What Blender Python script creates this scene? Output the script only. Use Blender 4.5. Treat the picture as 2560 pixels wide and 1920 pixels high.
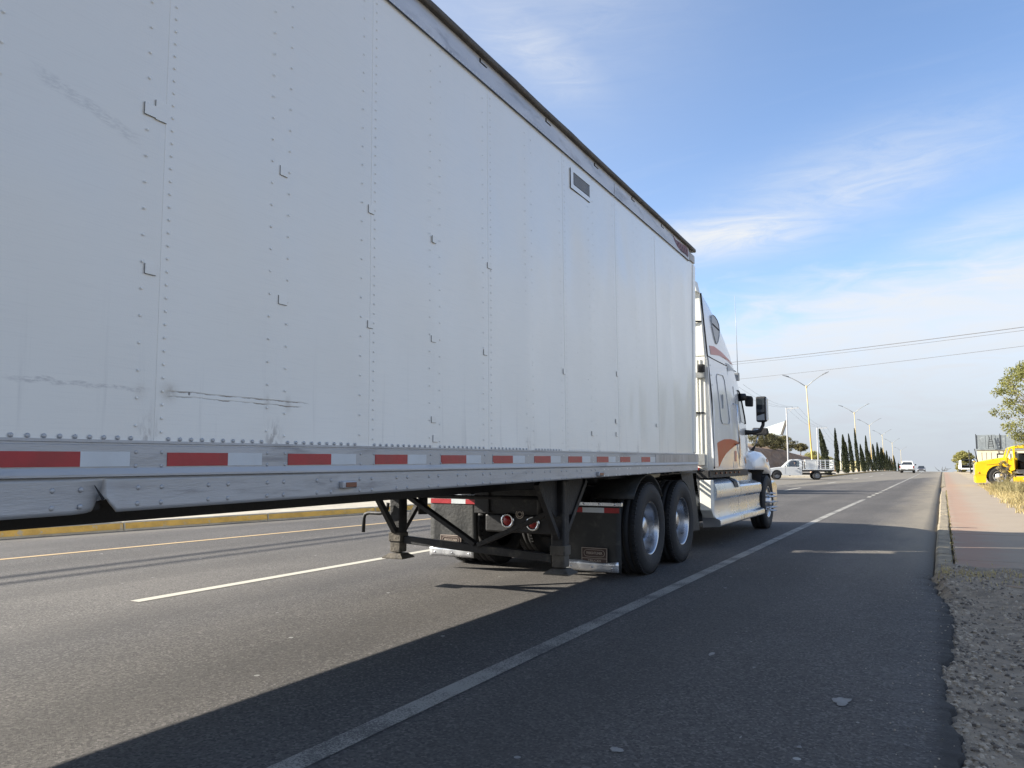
import bpy, bmesh, math, random
from mathutils import Vector, Matrix, noise as mn
R = math.radians
random.seed(7)
S = bpy.context.scene
for o in list(bpy.data.objects): bpy.data.objects.remove(o)
COL = S.collection

# ------------------------------------------------------------------ camera
cam = bpy.data.cameras.new('camera'); camo = bpy.data.objects.new('camera', cam); COL.objects.link(camo)
PITCH, YAW = R(5.790), R(29.127)
fw = Vector((-math.sin(YAW)*math.cos(PITCH), math.cos(YAW)*math.cos(PITCH), math.sin(PITCH)))
rt = Vector((math.cos(YAW), math.sin(YAW), 0)); upv = rt.cross(fw)
camo.matrix_world = Matrix(((rt.x, upv.x, -fw.x, 0), (rt.y, upv.y, -fw.y, 0), (rt.z, upv.z, -fw.z, 1.25), (0, 0, 0, 1)))
cam.sensor_width = 36; cam.lens = 27.04; cam.clip_start = .05; cam.clip_end = 6000
S.camera = camo

# ------------------------------------------------------------------ light and sky
SH = Vector((1.85, .72))                       # horizontal shift of a shadow for each metre of height
ELEV = math.atan(1/SH.length)
sdir = Vector((SH.x, SH.y, -1)).normalized()   # way the sunlight travels
sun = bpy.data.lights.new('sun', 'SUN'); suno = bpy.data.objects.new('sun', sun); COL.objects.link(suno)
sun.energy = 4.2; sun.angle = R(.5); sun.color = (1, .935, .83)
suno.rotation_euler = sdir.to_track_quat('-Z', 'Y').to_euler(); suno.location = (-30, -12, 25)
W = bpy.data.worlds.new('World'); S.world = W; W.use_nodes = True; W.cycles.sampling_method = 'MANUAL'; W.cycles.sample_map_resolution = 256
S.cycles.max_bounces = 6; S.cycles.diffuse_bounces = 3; S.cycles.glossy_bounces = 4; S.cycles.transparent_max_bounces = 8
S.view_settings.view_transform = 'Standard'; S.view_settings.look = 'None'
S.view_settings.exposure = 1.5; S.view_settings.gamma = 1; S.view_settings.use_curve_mapping = False

class NT:
    """small helper for building node trees"""
    def __init__(s, nt): s.nt = nt; nt.nodes.clear()
    def n(s, t, **k):
        d = s.nt.nodes.new(t)
        for a, b in k.items(): setattr(d, a, b)
        return d
    def l(s, a, b): s.nt.links.new(a, b)
    def put(s, v, sock):
        if hasattr(v, 'is_linked') or hasattr(v, 'links'): s.l(v, sock)
        else: sock.default_value = v
    def m(s, op, a, b=0., c=None, clamp=False):
        d = s.n('ShaderNodeMath', operation=op, use_clamp=clamp); s.put(a, d.inputs[0]); s.put(b, d.inputs[1])
        if c is not None: s.put(c, d.inputs[2])
        return d.outputs[0]
    def vm(s, op, a, b=(0, 0, 0)):
        d = s.n('ShaderNodeVectorMath', operation=op); s.put(a, d.inputs[0]); s.put(b, d.inputs[1])
        return d.outputs['Value'] if op in ('DOT_PRODUCT', 'LENGTH') else d.outputs[0]
    def ss(s, v, a, b):
        d = s.n('ShaderNodeMapRange', interpolation_type='SMOOTHSTEP'); s.put(v, d.inputs[0])
        s.put(a, d.inputs[1]); s.put(b, d.inputs[2]); d.inputs[3].default_value = 0; d.inputs[4].default_value = 1
        return d.outputs[0]
    def mr(s, v, a, b, c, e):
        d = s.n('ShaderNodeMapRange'); s.put(v, d.inputs[0])
        for i, x in enumerate((a, b, c, e)): s.put(x, d.inputs[i+1])
        return d.outputs[0]
    def noise(s, vec, scale, detail=4, rough=.55, dist=0):
        d = s.n('ShaderNodeTexNoise'); s.l(vec, d.inputs['Vector']); d.inputs['Scale'].default_value = scale
        d.inputs['Detail'].default_value = detail; d.inputs['Roughness'].default_value = rough; d.inputs['Distortion'].default_value = dist
        return d.outputs[0]
    def map(s, vec, sc=(1, 1, 1), loc=(0, 0, 0), rot=(0, 0, 0)):
        d = s.n('ShaderNodeMapping'); s.l(vec, d.inputs[0]); d.inputs['Scale'].default_value = sc
        d.inputs['Location'].default_value = loc; d.inputs['Rotation'].default_value = rot
        return d.outputs[0]
    def mix(s, f, a, b, t='RGBA', blend='MIX'):
        d = s.n('ShaderNodeMix', data_type=t, blend_type=blend); s.put(f, d.inputs[0])
        i = [k for k, x in enumerate(d.inputs) if x.type == t and x.enabled or (t == 'RGBA' and x.type == 'RGBA')]
        A = [x for x in d.inputs if x.name == 'A' and x.type == t][0]; B = [x for x in d.inputs if x.name == 'B' and x.type == t][0]
        s.put(c4(a), A); s.put(c4(b), B)
        return [x for x in d.outputs if x.type == t][0]
def c4(c):
    return (c[0], c[1], c[2], 1) if isinstance(c, (tuple, list)) and len(c) == 3 else c

def build_world():
    t = NT(W.node_tree)
    out = t.n('ShaderNodeOutputWorld'); bg = t.n('ShaderNodeBackground'); t.l(bg.outputs[0], out.inputs[0])
    sky = t.n('ShaderNodeTexSky', sky_type='NISHITA'); sky.sun_disc = False
    sky.sun_elevation = ELEV; sky.sun_rotation = math.atan2(-SH.x, -SH.y)
    sky.air_density = 1.0; sky.dust_density = 2.2; sky.ozone_density = 2.6; sky.altitude = 1900
    tc = t.n('ShaderNodeTexCoord'); d = t.vm('NORMALIZE', tc.outputs['Generated'])
    sp = t.n('ShaderNodeSeparateXYZ'); t.l(d, sp.inputs[0]); X, Y, Z = sp.outputs
    # thin cloud bank low in the sky, higher to the right, wispy upper edge
    n1 = t.noise(t.map(d, (2.2, 2.2, 6)), 1.6, 4, .6, .4)
    n2 = t.noise(t.map(d, (3, 3, 14), rot=(0, R(-12), 0)), 3.0, 5, .62, .8)
    h = t.m('ADD', t.m('MULTIPLY_ADD', X, .16, .235), t.m('MULTIPLY', t.m('SUBTRACT', n1, .5), .16))
    h = t.m('ADD', h, t.m('MULTIPLY', t.m('SUBTRACT', n2, .5), .10))
    bank = t.ss(t.m('SUBTRACT', h, Z), -.03, .075)
    bank = t.m('MULTIPLY', bank, t.mr(n2, .3, .7, .74, 1.0), clamp=True)
    # high thin streaks, drawn out along one direction; a few denser wisps
    P = t.vm('DIVIDE', d, t_comb(t, t.m('ADD', Z, .18)))
    st = t.noise(t.map(P, (.55, 2.6, 0), rot=(0, 0, R(-28))), 1.5, 5, .62, .6)
    cir = t.m('MULTIPLY', t.ss(st, .50, .85), .14)
    fine = t.noise(t.map(d, (5, 5, 24), rot=(0, R(-24), 0)), 2.4, 6, .66, 1.0)
    total = cir
    for (c, a, ln, wd, k) in WISPS:
        c = Vector(c).normalized(); a = Vector(a); a = (a-c*a.dot(c)).normalized(); b = c.cross(a)
        q = t.vm('SUBTRACT', d, tuple(c))
        ea = t.m('DIVIDE', t.vm('DOT_PRODUCT', q, tuple(a)), ln); eb = t.m('DIVIDE', t.vm('DOT_PRODUCT', q, tuple(b)), wd)
        r2 = t.m('ADD', t.m('MULTIPLY', ea, ea), t.m('MULTIPLY', eb, eb))
        r2 = t.m('ADD', r2, t.m('MULTIPLY', t.vm('DOT_PRODUCT', t.vm('SUBTRACT', d, tuple(c)), tuple(c)), -6))
        g = t.m('MULTIPLY', t.m('POWER', 2.718, t.m('MULTIPLY', r2, -1)), t.mr(fine, .22, .78, .22, 1.05), clamp=True)
        total = t.m('MAXIMUM', total, t.m('MULTIPLY', g, k))
    cl = t.m('MULTIPLY', t.m('MAXIMUM', bank, total), t.ss(Z, -.02, .0))
    col = t.mix(cl, sky.outputs[0], CLOUD)
    hazef = t.m('MULTIPLY', t.m('SUBTRACT', 1.0, t.ss(Z, -.02, .17)), .72)
    col = t.mix(hazef, col, HAZE)
    veil = t.m('MULTIPLY_ADD', t.m('SUBTRACT', 1.0, t.ss(Z, .0, .62)), .12, .03)
    col = t.mix(veil, col, VEIL)
    # thin high veil, whiter towards the sun
    ssd = t.vm('DOT_PRODUCT', d, tuple(-sdir)); gl = t.m('MULTIPLY', t.ss(ssd, -.1, .9), .5)
    col = t.mix(t.m('MULTIPLY', gl, t.ss(Z, -.02, .05)), col, (3.0, 2.98, 2.95, 1))
    t.l(col, bg.inputs[0]); bg.inputs[1].default_value = SKYS
def t_comb(t, v):
    c = t.n('ShaderNodeCombineXYZ'); t.l(v, c.inputs[0]); t.l(v, c.inputs[1]); t.l(v, c.inputs[2]); return c.outputs[0]
SKYS = .102
VEIL = (1.7, 2.05, 2.7, 1)
CLOUD = (3.1, 3.2, 3.32, 1); HAZE = (1.68, 1.84, 2.06, 1)
def pixdir(x, y): return fw+rt*((x-1280)/1923)-upv*((y-960)/1923)
WISPS = []
for (x0, y0, x1, y1, w, k) in [(1600, 622, 2060, 550, 52, 1.4), (1780, 590, 2480, 330, 95, .66), (1200, 20, 1480, 225, 70, .6),
                               (1050, -40, 1700, -120, 260, .30), (2250, 640, 2700, 500, 50, .6)]:
    a, b = pixdir(x0, y0).normalized(), pixdir(x1, y1).normalized()
    WISPS.append(((a+b)/2, b-a, (b-a).length/2*1.1, w/1923, k))
build_world()
# ------------------------------------------------------------------ materials
def pm(name, col, rough=.5, metal=0., var=.12, scale=3., bump=0., bscale=60., coat=0., col2=None, patch=(.5, .7), spec=.5, stretch=(1, 1, 1), detail=6):
    """paint / metal / stone: base colour broken up by noise, optional second colour in patches, fine relief"""
    m = bpy.data.materials.new(name); m.use_nodes = True; t = NT(m.node_tree)
    out = t.n('ShaderNodeOutputMaterial'); b = t.n('ShaderNodeBsdfPrincipled'); t.l(b.outputs[0], out.inputs[0])
    tc = t.n('ShaderNodeTexCoord'); v = t.map(tc.outputs['Object'], stretch)
    nz = t.noise(v, scale, detail, .6)
    lo = tuple(max(0, c*(1-var)) for c in col); hi = tuple(min(1, c*(1+var)) for c in col)
    c = t.mix(t.ss(nz, .3, .7), lo, hi)
    if col2:
        n2 = t.noise(v, scale*2.3, 8, .65, .3); c = t.mix(t.ss(n2, patch[0], patch[1]), c, col2)
    t.put(c, b.inputs['Base Color'])
    t.put(t.mr(nz, .25, .75, max(.02, rough-.06), min(1, rough+.08)), b.inputs['Roughness'])
    b.inputs['Metallic'].default_value = metal; b.inputs['Specular IOR Level'].default_value = spec
    if coat: b.inputs['Coat Weight'].default_value = coat; b.inputs['Coat Roughness'].default_value = .06
    if bump:
        bp = t.n('ShaderNodeBump'); bp.inputs['Strength'].default_value = bump; bp.inputs['Distance'].default_value = .02
        t.l(t.noise(v, bscale, 4, .6), bp.inputs['Height']); t.l(bp.outputs[0], b.inputs['Normal'])
    return m

def t_vec(t, v):
    d = t.n('ShaderNodeTexNoise'); t.l(v, d.inputs['Vector']); d.inputs['Scale'].default_value = 1.2; d.inputs['Detail'].default_value = 5; return d.outputs[1]
def asphalt(name, base, warm, edge_dust=True):
    m = bpy.data.materials.new(name); m.use_nodes = True; t = NT(m.node_tree)
    out = t.n('ShaderNodeOutputMaterial'); b = t.n('ShaderNodeBsdfPrincipled'); t.l(b.outputs[0], out.inputs[0])
    tc = t.n('ShaderNodeTexCoord'); v = tc.outputs['Object']
    big = t.noise(v, .35, 5, .6); mid = t.noise(t.map(v, (1.0, .22, 1)), 1.4, 6, .6)
    vo = t.n('ShaderNodeTexVoronoi'); t.l(v, vo.inputs['Vector']); vo.inputs['Scale'].default_value = 78; vo.inputs['Randomness'].default_value = 1
    grit = t.noise(v, 130, 3, .7); grit2 = t.noise(v, 60, 5, .8)
    c = t.mix(t.ss(big, .35, .68), tuple(x*.80 for x in base), tuple(x*1.18 for x in base))
    c = t.mix(t.m('MULTIPLY', t.ss(mid, .42, .72), .6), c, warm)
    vc = t.n('ShaderNodeSeparateColor'); t.l(vo.outputs['Color'], vc.inputs[0])
    c = t.mix(t.m('MULTIPLY', t.ss(vc.outputs[0], .50, 1.0), .65), c, tuple(x*2.1 for x in base))     # pale aggregate
    c = t.mix(t.m('MULTIPLY', t.ss(vc.outputs[2], .50, .95), .65), c, tuple(x*.42 for x in base))
    c = t.mix(t.m('MULTIPLY', t.ss(grit2, .50, .68), .6), c, tuple(x*.45 for x in base))            # dark binder
    c = t.mix(t.m('MULTIPLY', t.ss(grit, .60, .75), .35), c, tuple(x*1.9 for x in base))
    v2 = t.n('ShaderNodeTexVoronoi'); t.l(v, v2.inputs['Vector']); v2.inputs['Scale'].default_value = 2.6
    spk = t.m('MULTIPLY', t.m('LESS_THAN', v2.outputs['Distance'], .045), t.m('GREATER_THAN', t.noise(v, 1.1, 2), .52))
    c = t.mix(t.m('MULTIPLY', spk, .8), c, (.40, .40, .38))                                           # pale crumbs
    # wheel tracks polished into the lanes, and the tarry broken edge
    sp = t.n('ShaderNodeSeparateXYZ'); t.l(v, sp.inputs[0])
    wv = t.m('SINE', t.m('MULTIPLY', t.m('ADD', sp.outputs[0], t.m('MULTIPLY', t.noise(t.map(v, (.3, .1, 1)), 1, 2), .5)), 3.14))
    c = t.mix(t.m('MULTIPLY', t.ss(wv, .1, .9), .30), c, tuple(x*.55 for x in base))
    te = t.m('MULTIPLY', t.ss(t.m('ADD', sp.outputs[0], t.m('MULTIPLY', grit2, .10)), -.09, .01), t.m('SUBTRACT', 1.0, t.ss(sp.outputs[1], 8.5, 9.6)))
    c = t.mix(t.m('MULTIPLY', te, .8), c, tuple(x*.33 for x in base))
    if edge_dust:                                                                                     # dust lying along the right-hand kerb and the median
        sp = t.n('ShaderNodeSeparateXYZ'); t.l(v, sp.inputs[0])
        e = t.m('ADD', sp.outputs[0], t.m('MULTIPLY', t.m('SUBTRACT', t.noise(t.map(v, (1, .25, 1)), 1.3, 6, .65), .5), 1.5))
        far = t.ss(sp.outputs[1], 7.0, 14.0)
        c = t.mix(t.m('MULTIPLY', t.m('MULTIPLY', t.ss(e, -1.5, -.15), far), .75), c, (.27, .235, .175))
        k = t.m('SUBTRACT', sp.outputs[0], t.m('MULTIPLY_ADD', sp.outputs[1], .158, -14.53))
        k = t.m('ADD', k, t.m('MULTIPLY', t.noise(t.map(v, (1, .3, 1)), 1.7, 6, .65), 1.2))
        c = t.mix(t.m('MULTIPLY', t.m('SUBTRACT', 1.0, t.ss(k, .5, 1.5)), .6), c, (.25, .225, .18))
    t.put(c, b.inputs['Base Color']); b.inputs['Roughness'].default_value = .82; b.inputs['Specular IOR Level'].default_value = .35
    bp = t.n('ShaderNodeBump'); bp.inputs['Strength'].default_value = .85; bp.inputs['Distance'].default_value = .005
    hgt = t.m('ADD', t.m('MULTIPLY', vc.outputs[1], .5), grit)
    t.l(hgt, bp.inputs['Height']); t.l(bp.outputs[0], b.inputs['Normal'])
    return m

def worn_paint(name, col, under, wear=.5, rough=.7):
    m = bpy.data.materials.new(name); m.use_nodes = True; t = NT(m.node_tree)
    out = t.n('ShaderNodeOutputMaterial'); b = t.n('ShaderNodeBsdfPrincipled'); t.l(b.outputs[0], out.inputs[0])
    v = t.n('ShaderNodeTexCoord').outputs['Object']
    g = t.noise(v, 90, 5, .8); l = t.noise(v, 2.2, 5, .6)
    f = t.m('ADD', t.m('MULTIPLY', g, .8), t.m('MULTIPLY', l, .45))
    t.put(t.mix(t.ss(f, wear, wear+.10), col, under), b.inputs['Base Color']); b.inputs['Roughness'].default_value = rough
    bp = t.n('ShaderNodeBump'); bp.inputs['Strength'].default_value = .6; bp.inputs['Distance'].default_value = .004
    t.l(g, bp.inputs['Height']); t.l(bp.outputs[0], b.inputs['Normal'])
    return m

def panel_mat():
    """sheet-aluminium trailer side: brushed white paint, streaks of grime, scuffs and the rusty crease"""
    m = bpy.data.materials.new('trailer_white'); m.use_nodes = True; t = NT(m.node_tree)
    out = t.n('ShaderNodeOutputMaterial'); b = t.n('ShaderNodeBsdfPrincipled'); t.l(b.outputs[0], out.inputs[0])
    v = t.n('ShaderNodeTexCoord').outputs['Object']; sp = t.n('ShaderNodeSeparateXYZ'); t.l(v, sp.inputs[0]); y, z = sp.outputs[1], sp.outputs[2]
    c = t.mix(t.noise(v, 1.1, 5, .6), (.81, .81, .755), (.87, .865, .815))
    oi = t.n('ShaderNodeObjectInfo'); c = t.mix(t.m('MULTIPLY', oi.outputs['Random'], .5), c, (.76, .755, .705))
    brush = t.noise(t.map(v, (1, 1.5, 60)), 3, 4, .7); c = t.mix(t.m('MULTIPLY', t.ss(brush, .45, .8), .18), c, (.56, .56, .54))
    streak = t.noise(t.map(v, (1, 9, .35)), 1.6, 6, .65)
    low = t.m('SUBTRACT', 1.0, t.ss(z, 1.36, 2.1))
    c = t.mix(t.m('MULTIPLY', t.m('MULTIPLY', t.ss(streak, .55, .75), low), .45), c, (.42, .42, .42))
    # drips under the upper rail
    hi = t.ss(z, 3.0, 3.92); c = t.mix(t.m('MULTIPLY', t.m('MULTIPLY', t.ss(streak, .58, .8), hi), .3), c, (.45, .47, .50))
    # long dull scuff, rear panel
    w = t.m('MULTIPLY', t.m('SUBTRACT', t.noise(v, 9, 5, .6), .5), .05)
    def band(y0, y1, z0, z1, th, soft):
        k = (z1-z0)/(y1-y0); zz = t.m('ADD', t.m('MULTIPLY_ADD', y, k, z0-k*y0), w)
        dz = t.m('ABSOLUTE', t.m('SUBTRACT', z, zz))
        r = t.m('SUBTRACT', 1.0, t.ss(dz, th*.4, th))
        return t.m('MULTIPLY', r, t.m('MULTIPLY', t.ss(y, y0, y0+soft), t.m('SUBTRACT', 1.0, t.ss(y, y1-soft, y1))))
    grain = t.ss(t.noise(t.map(v, (1, 8, 30)), 4, 6, .7), .38, .62)
    c = t.mix(t.m('MULTIPLY', t.m('MULTIPLY', band(-7.66, -7.18, 2.62, 2.50, .035, .1), grain), .30), c, (.36, .36, .36))
    c = t.mix(t.m('MULTIPLY', t.m('MULTIPLY', band(-7.7, -7.1, 1.56, 1.555, .012, .12), grain), .5), c, (.33, .33, .34))
    c = t.mix(t.m('MULTIPLY', t.m('MULTIPLY', band(-7.20, -7.0, 3.28, 3.23, .02, .05), grain), .6), c, (.22, .22, .23))
    # rusty crease: two thin broken lines and brown halos where it crosses the posts
    w2 = t.m('MULTIPLY', t.m('SUBTRACT', t.noise(t.map(v, (1, 1, 1)), 7, 4, .6), .5), .022)
    def line(z0, th, a, bb):
        dz = t.m('ABSOLUTE', t.m('SUBTRACT', t.m('ADD', z, w2), z0)); r = t.m('SUBTRACT', 1.0, t.ss(dz, th*.3, th))
        return t.m('MULTIPLY', r, t.m('MULTIPLY', t.ss(y, a, a+.03), t.m('SUBTRACT', 1.0, t.ss(y, bb-.1, bb))))
    brk = t.mr(t.noise(v, 14, 3), .35, .6, .25, 1.0)
    cr = t.m('MULTIPLY', t.m('MAXIMUM', line(1.560, .0042, -7.06, -6.24), line(1.540, .0036, -7.06, -6.28)), brk)
    c = t.mix(t.m('MULTIPLY', cr, .85), c, (.13, .082, .035))
    halo = t.mr(t.noise(v, 40, 3, .7), .3, .7, .3, 1.0); grm = t.ss(t.noise(t.map(v, (1, 10, 4)), 5, 4), .42, .62)
    for (yy, zz, ry, rz, k) in [(-7.045, 1.555, .035, .030, .6), (-7.17, 1.55, .025, .03, .25), (-6.53, 1.55, .012, .03, .4), (-6.40, 1.548, .02, .03, .45)]:
        ey = t.m('DIVIDE', t.m('SUBTRACT', y, yy), ry); ez = t.m('DIVIDE', t.m('SUBTRACT', z, zz), rz)
        g = t.m('POWER', 2.718, t.m('MULTIPLY', t.m('ADD', t.m('MULTIPLY', ey, ey), t.m('MULTIPLY', ez, ez)), -1))
        c = t.mix(t.m('MULTIPLY', t.m('MULTIPLY', g, halo), k), c, (.17, .115, .055))
    # grime smears at the foot of the posts
    for yy in (-7.13, -6.48, -6.50, -3.90, -1.35, -2.45):
        g = t.m('MULTIPLY', t.m('SUBTRACT', 1.0, t.ss(t.m('ABSOLUTE', t.m('SUBTRACT', y, yy)), .01, .06)), t.m('SUBTRACT', 1.0, t.ss(z, 1.36, 1.50)))
        c = t.mix(t.m('MULTIPLY', t.m('MULTIPLY', g, grm), .55), c, (.25, .24, .24))
    # small dark nicks
    vo = t.n('ShaderNodeTexVoronoi'); t.l(t.map(v, (1, 1, .8)), vo.inputs['Vector']); vo.inputs['Scale'].default_value = 3.1
    nick = t.m('MULTIPLY', t.m('LESS_THAN', vo.outputs['Distance'], .022), t.m('SUBTRACT', 1.0, t.ss(z, 1.8, 2.4)))
    c = t.mix(t.m('MULTIPLY', nick, .85), c, (.06, .05, .05))
    t.put(c, b.inputs['Base Color']); t.put(t.mr(brush, .3, .7, .30, .44), b.inputs['Roughness']); b.inputs['Specular IOR Level'].default_value = .6; b.inputs['Coat Weight'].default_value = .8; b.inputs['Coat Roughness'].default_value = .17
    bp = t.n('ShaderNodeBump'); bp.inputs['Strength'].default_value = .35; bp.inputs['Distance'].default_value = .004
    t.l(t.m('ADD', t.m('MULTIPLY', cr, -1.5), t.m('MULTIPLY', t.noise(v, 160, 3, .6), .25)), bp.inputs['Height']); t.l(bp.outputs[0], b.inputs['Normal'])
    return m

def glass(name, col=(.02, .025, .03), rough=.05):
    m = bpy.data.materials.new(name); m.use_nodes = True; t = NT(m.node_tree)
    out = t.n('ShaderNodeOutputMaterial'); b = t.n('ShaderNodeBsdfPrincipled'); t.l(b.outputs[0], out.inputs[0])
    v = t.n('ShaderNodeTexCoord').outputs['Object']; t.put(t.mix(t.noise(v, 3, 4), col, tuple(x*1.6 for x in col)), b.inputs['Base Color'])
    b.inputs['Roughness'].default_value = rough; b.inputs['Specular IOR Level'].default_value = .7
    return m

def clear_glass(name):
    m = bpy.data.materials.new(name); m.use_nodes = True; t = NT(m.node_tree)
    out = t.n('ShaderNodeOutputMaterial'); g = t.n('ShaderNodeBsdfGlossy'); g.inputs['Roughness'].default_value = .04
    tr = t.n('ShaderNodeBsdfTransparent'); tr.inputs[0].default_value = (.75, .82, .82, 1)
    fr = t.n('ShaderNodeFresnel'); fr.inputs[0].default_value = 1.45
    mx = t.n('ShaderNodeMixShader'); t.l(t.m('ADD', fr.outputs[0], .06), mx.inputs[0]); t.l(tr.outputs[0], mx.inputs[1]); t.l(g.outputs[0], mx.inputs[2]); t.l(mx.outputs[0], out.inputs[0])
    return m

def foliage(name, a, b_, trans=.25, scale=1.5):
    m = bpy.data.materials.new(name); m.use_nodes = True; t = NT(m.node_tree)
    out = t.n('ShaderNodeOutputMaterial'); b = t.n('ShaderNodeBsdfPrincipled')
    v = t.n('ShaderNodeTexCoord').outputs['Object']; oi = t.n('ShaderNodeObjectInfo')
    wn = t.n('ShaderNodeTexWhiteNoise'); t.l(t.vm('FLOOR', t.vm('MULTIPLY', v, (9, 9, 9))), wn.inputs['Vector'])
    f = t.m('ADD', t.m('MULTIPLY', t.noise(v, scale, 4), .7), t.m('MULTIPLY', wn.outputs['Value'], .35))
    f = t.m('ADD', f, t.m('MULTIPLY', t.m('SUBTRACT', oi.outputs['Random'], .5), .2))
    c = t.mix(t.ss(f, .25, .85), a, b_); t.put(c, b.inputs['Base Color']); b.inputs['Roughness'].default_value = .6; b.inputs['Specular IOR Level'].default_value = .3
    tr = t.n('ShaderNodeBsdfTranslucent'); t.l(c, tr.inputs[0]); mx = t.n('ShaderNodeMixShader'); mx.inputs[0].default_value = trans
    t.l(b.outputs[0], mx.inputs[1]); t.l(tr.outputs[0], mx.inputs[2]); t.l(mx.outputs[0], out.inputs[0])
    return m

M = {}
M['asphalt'] = asphalt('asphalt', (.092, .0855, .0785), (.122, .112, .101))
M['panel'] = panel_mat()
M['alu'] = pm('dull_aluminium', (.44, .45, .46), .46, .35, .10, 2.5, .12, 90, stretch=(1, .25, 2), col2=(.27, .27, .28), patch=(.52, .74))
M['alu_end'] = pm('scraped_aluminium', (.42, .41, .40), .5, .45, .18, 3, .15, 90, stretch=(1, 3, .4), col2=(.28, .26, .25), patch=(.45, .7))
M['upalu'] = pm('upper_rail_aluminium', (.52, .53, .55), .42, .3, .14, 2.2, .1, 90, stretch=(1, .5, 2), col2=(.33, .34, .36), patch=(.48, .72))
M['trim'] = pm('dark_roof_trim', (.10, .092, .082), .7, .2, .3, 6, .5, 40)
M['red'] = pm('red_reflective_tape', (.36, .016, .022), .38, 0, .14, 8, .08, 220, spec=.6)
M['whitetape'] = pm('white_reflective_tape', (.60, .64, .66), .4, 0, .05, 6, .1, 260)
M['black'] = pm('black_paint', (.012, .012, .013), .55, 0, .3, 4, .2, 40)
M['frame'] = pm('dusty_black_steel', (.022, .022, .023), .6, .1, .3, 3, .35, 30, col2=(.085, .078, .065), patch=(.55, .78))
M['legdust'] = pm('mud_caked_steel', (.11, .097, .078), .85, 0, .25, 6, .6, 30, col2=(.05, .045, .04), patch=(.5, .75))
M['rubber'] = pm('tyre_rubber', (.021, .021, .022), .72, 0, .25, 5, .25, 50, col2=(.055, .052, .047), patch=(.55, .85))
M['flap'] = pm('mud_flap_rubber', (.030, .031, .030), .6, 0, .2, 4, .3, 25, col2=(.075, .072, .064), patch=(.5, .8))
M['chrome'] = pm('polished_aluminium', (.64, .66, .68), .17, 1, .04, 2, .06, 7)
M['polish'] = pm('brushed_tank_panel', (.62, .66, .71), .27, .92, .05, 2, .10, 5)
M['flapalu'] = pm('crumpled_bright_aluminium', (.82, .83, .84), .28, .7, .08, 6, .25, 14)
M['white'] = pm('white_truck_paint', (.78, .79, .79), .22, 0, .03, 1.2, .0, 40, coat=.5)
M['cream'] = pm('cab_back_white', (.80, .79, .72), .42, 0, .05, 2, .1, 8, col2=(.55, .52, .44), patch=(.72, .95))
M['orange'] = pm('orange_decal', (.50, .075, .012), .40, 0, .08, 2, spec=.3)
M['salmon'] = pm('faded_red_decal', (.55, .20, .17), .35, 0, .06, 2)
M['greydecal'] = pm('grey_decal', (.35, .38, .40), .35, 0, .06, 2)
M['glass'] = glass('dark_glass'); M['skyglass'] = glass('tinted_glass', (.030, .045, .075), .12)
M['clear'] = clear_glass('clear_glass')
M['amber'] = pm('amber_lens', (.62, .20, .015), .25, 0, .1, 8)
M['dullamber'] = pm('dull_amber_lens', (.20, .065, .03), .35, 0, .2, 20)
M['redlens'] = pm('red_lens', (.30, .010, .012), .22, 0, .15, 20)
M['plate'] = pm('bronze_badge', (.075, .05, .042), .5, .3, .15, 10)
M['badgeline'] = pm('pale_badge_line', (.42, .36, .30), .5, .2, .1, 10)
M['logo'] = pm('faded_emblem_red', (.14, .035, .045), .5, 0, .35, 18)
M['logod'] = pm('dark_emblem_outline', (.03, .015, .02), .6, 0, .2, 10)
M['mesh'] = pm('vent_grey', (.20, .21, .22), .6, .3, .1, 10, .4, 300)
M['gapgrey'] = pm('shadowed_gap', (.17, .18, .19), .8, 0, .1, 10)
M['tankdark'] = pm('dark_tank', (.20, .21, .22), .35, .6, .1, 3)
M['gap'] = pm('dark_gap', (.02, .02, .022), .9, 0, .1, 10)
M['line'] = worn_paint('worn_white_line', (.32, .305, .265), (.10, .095, .088), .60)
M['lineb'] = worn_paint('white_dash_paint', (.40, .38, .32), (.10, .095, .09), .74)
M['yline'] = worn_paint('yellow_line_paint', (.46, .33, .17), (.13, .115, .10), .70)
M['ykerb'] = pm('yellow_kerb_paint', (.60, .37, .085), .75, 0, .16, 3, .3, 30, col2=(.42, .37, .28), patch=(.56, .70))
M['conc'] = pm('kerb_concrete', (.42, .38, .30), .88, 0, .14, 2, .35, 60, col2=(.27, .24, .19), patch=(.52, .78))
M['kerbr'] = pm('dusty_yellow_kerb', (.31, .26, .175), .9, 0, .25, 3.5, .8, 40, col2=(.17, .145, .11), patch=(.44, .64))
M['soil'] = pm('dry_soil', (.33, .27, .18), .95, 0, .22, .35, .7, 12, col2=(.44, .37, .26), patch=(.48, .7))
M['dirt'] = pm('grey_gravel_dirt', (.30, .25, .185), .95, 0, .28, 5, 1.0, 70, col2=(.17, .142, .108), patch=(.50, .70), detail=9)
M['stone'] = pm('grey_stone', (.40, .35, .28), .9, 0, .25, 8, .5, 60)
M['stoned'] = pm('dark_stone', (.15, .132, .112), .9, 0, .25, 8, .5, 60)
M['yellow'] = pm('yellow_truck_paint', (.80, .50, .008), .38, 0, .06, 1.5, .05, 10, col2=(.62, .34, .006), patch=(.66, .86))
M['steel'] = pm('grey_step_steel', (.33, .34, .34), .45, .5, .12, 5)
M['rim'] = pm('dull_rim_aluminium', (.50, .51, .53), .27, 1, .08, 6, .08, 20)
M['wheelalu'] = pm('weathered_alloy', (.62, .62, .60), .35, .8, .12, 9)
M['galv'] = pm('galvanised_pole', (.33, .33, .31), .5, .3, .06, 2)
M['polecream'] = pm('yellow_pole_paint', (.62, .42, .10), .55, 0, .10, 2)
M['polepale'] = pm('cream_pole_paint', (.58, .47, .24), .55, 0, .06, 2)
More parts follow.
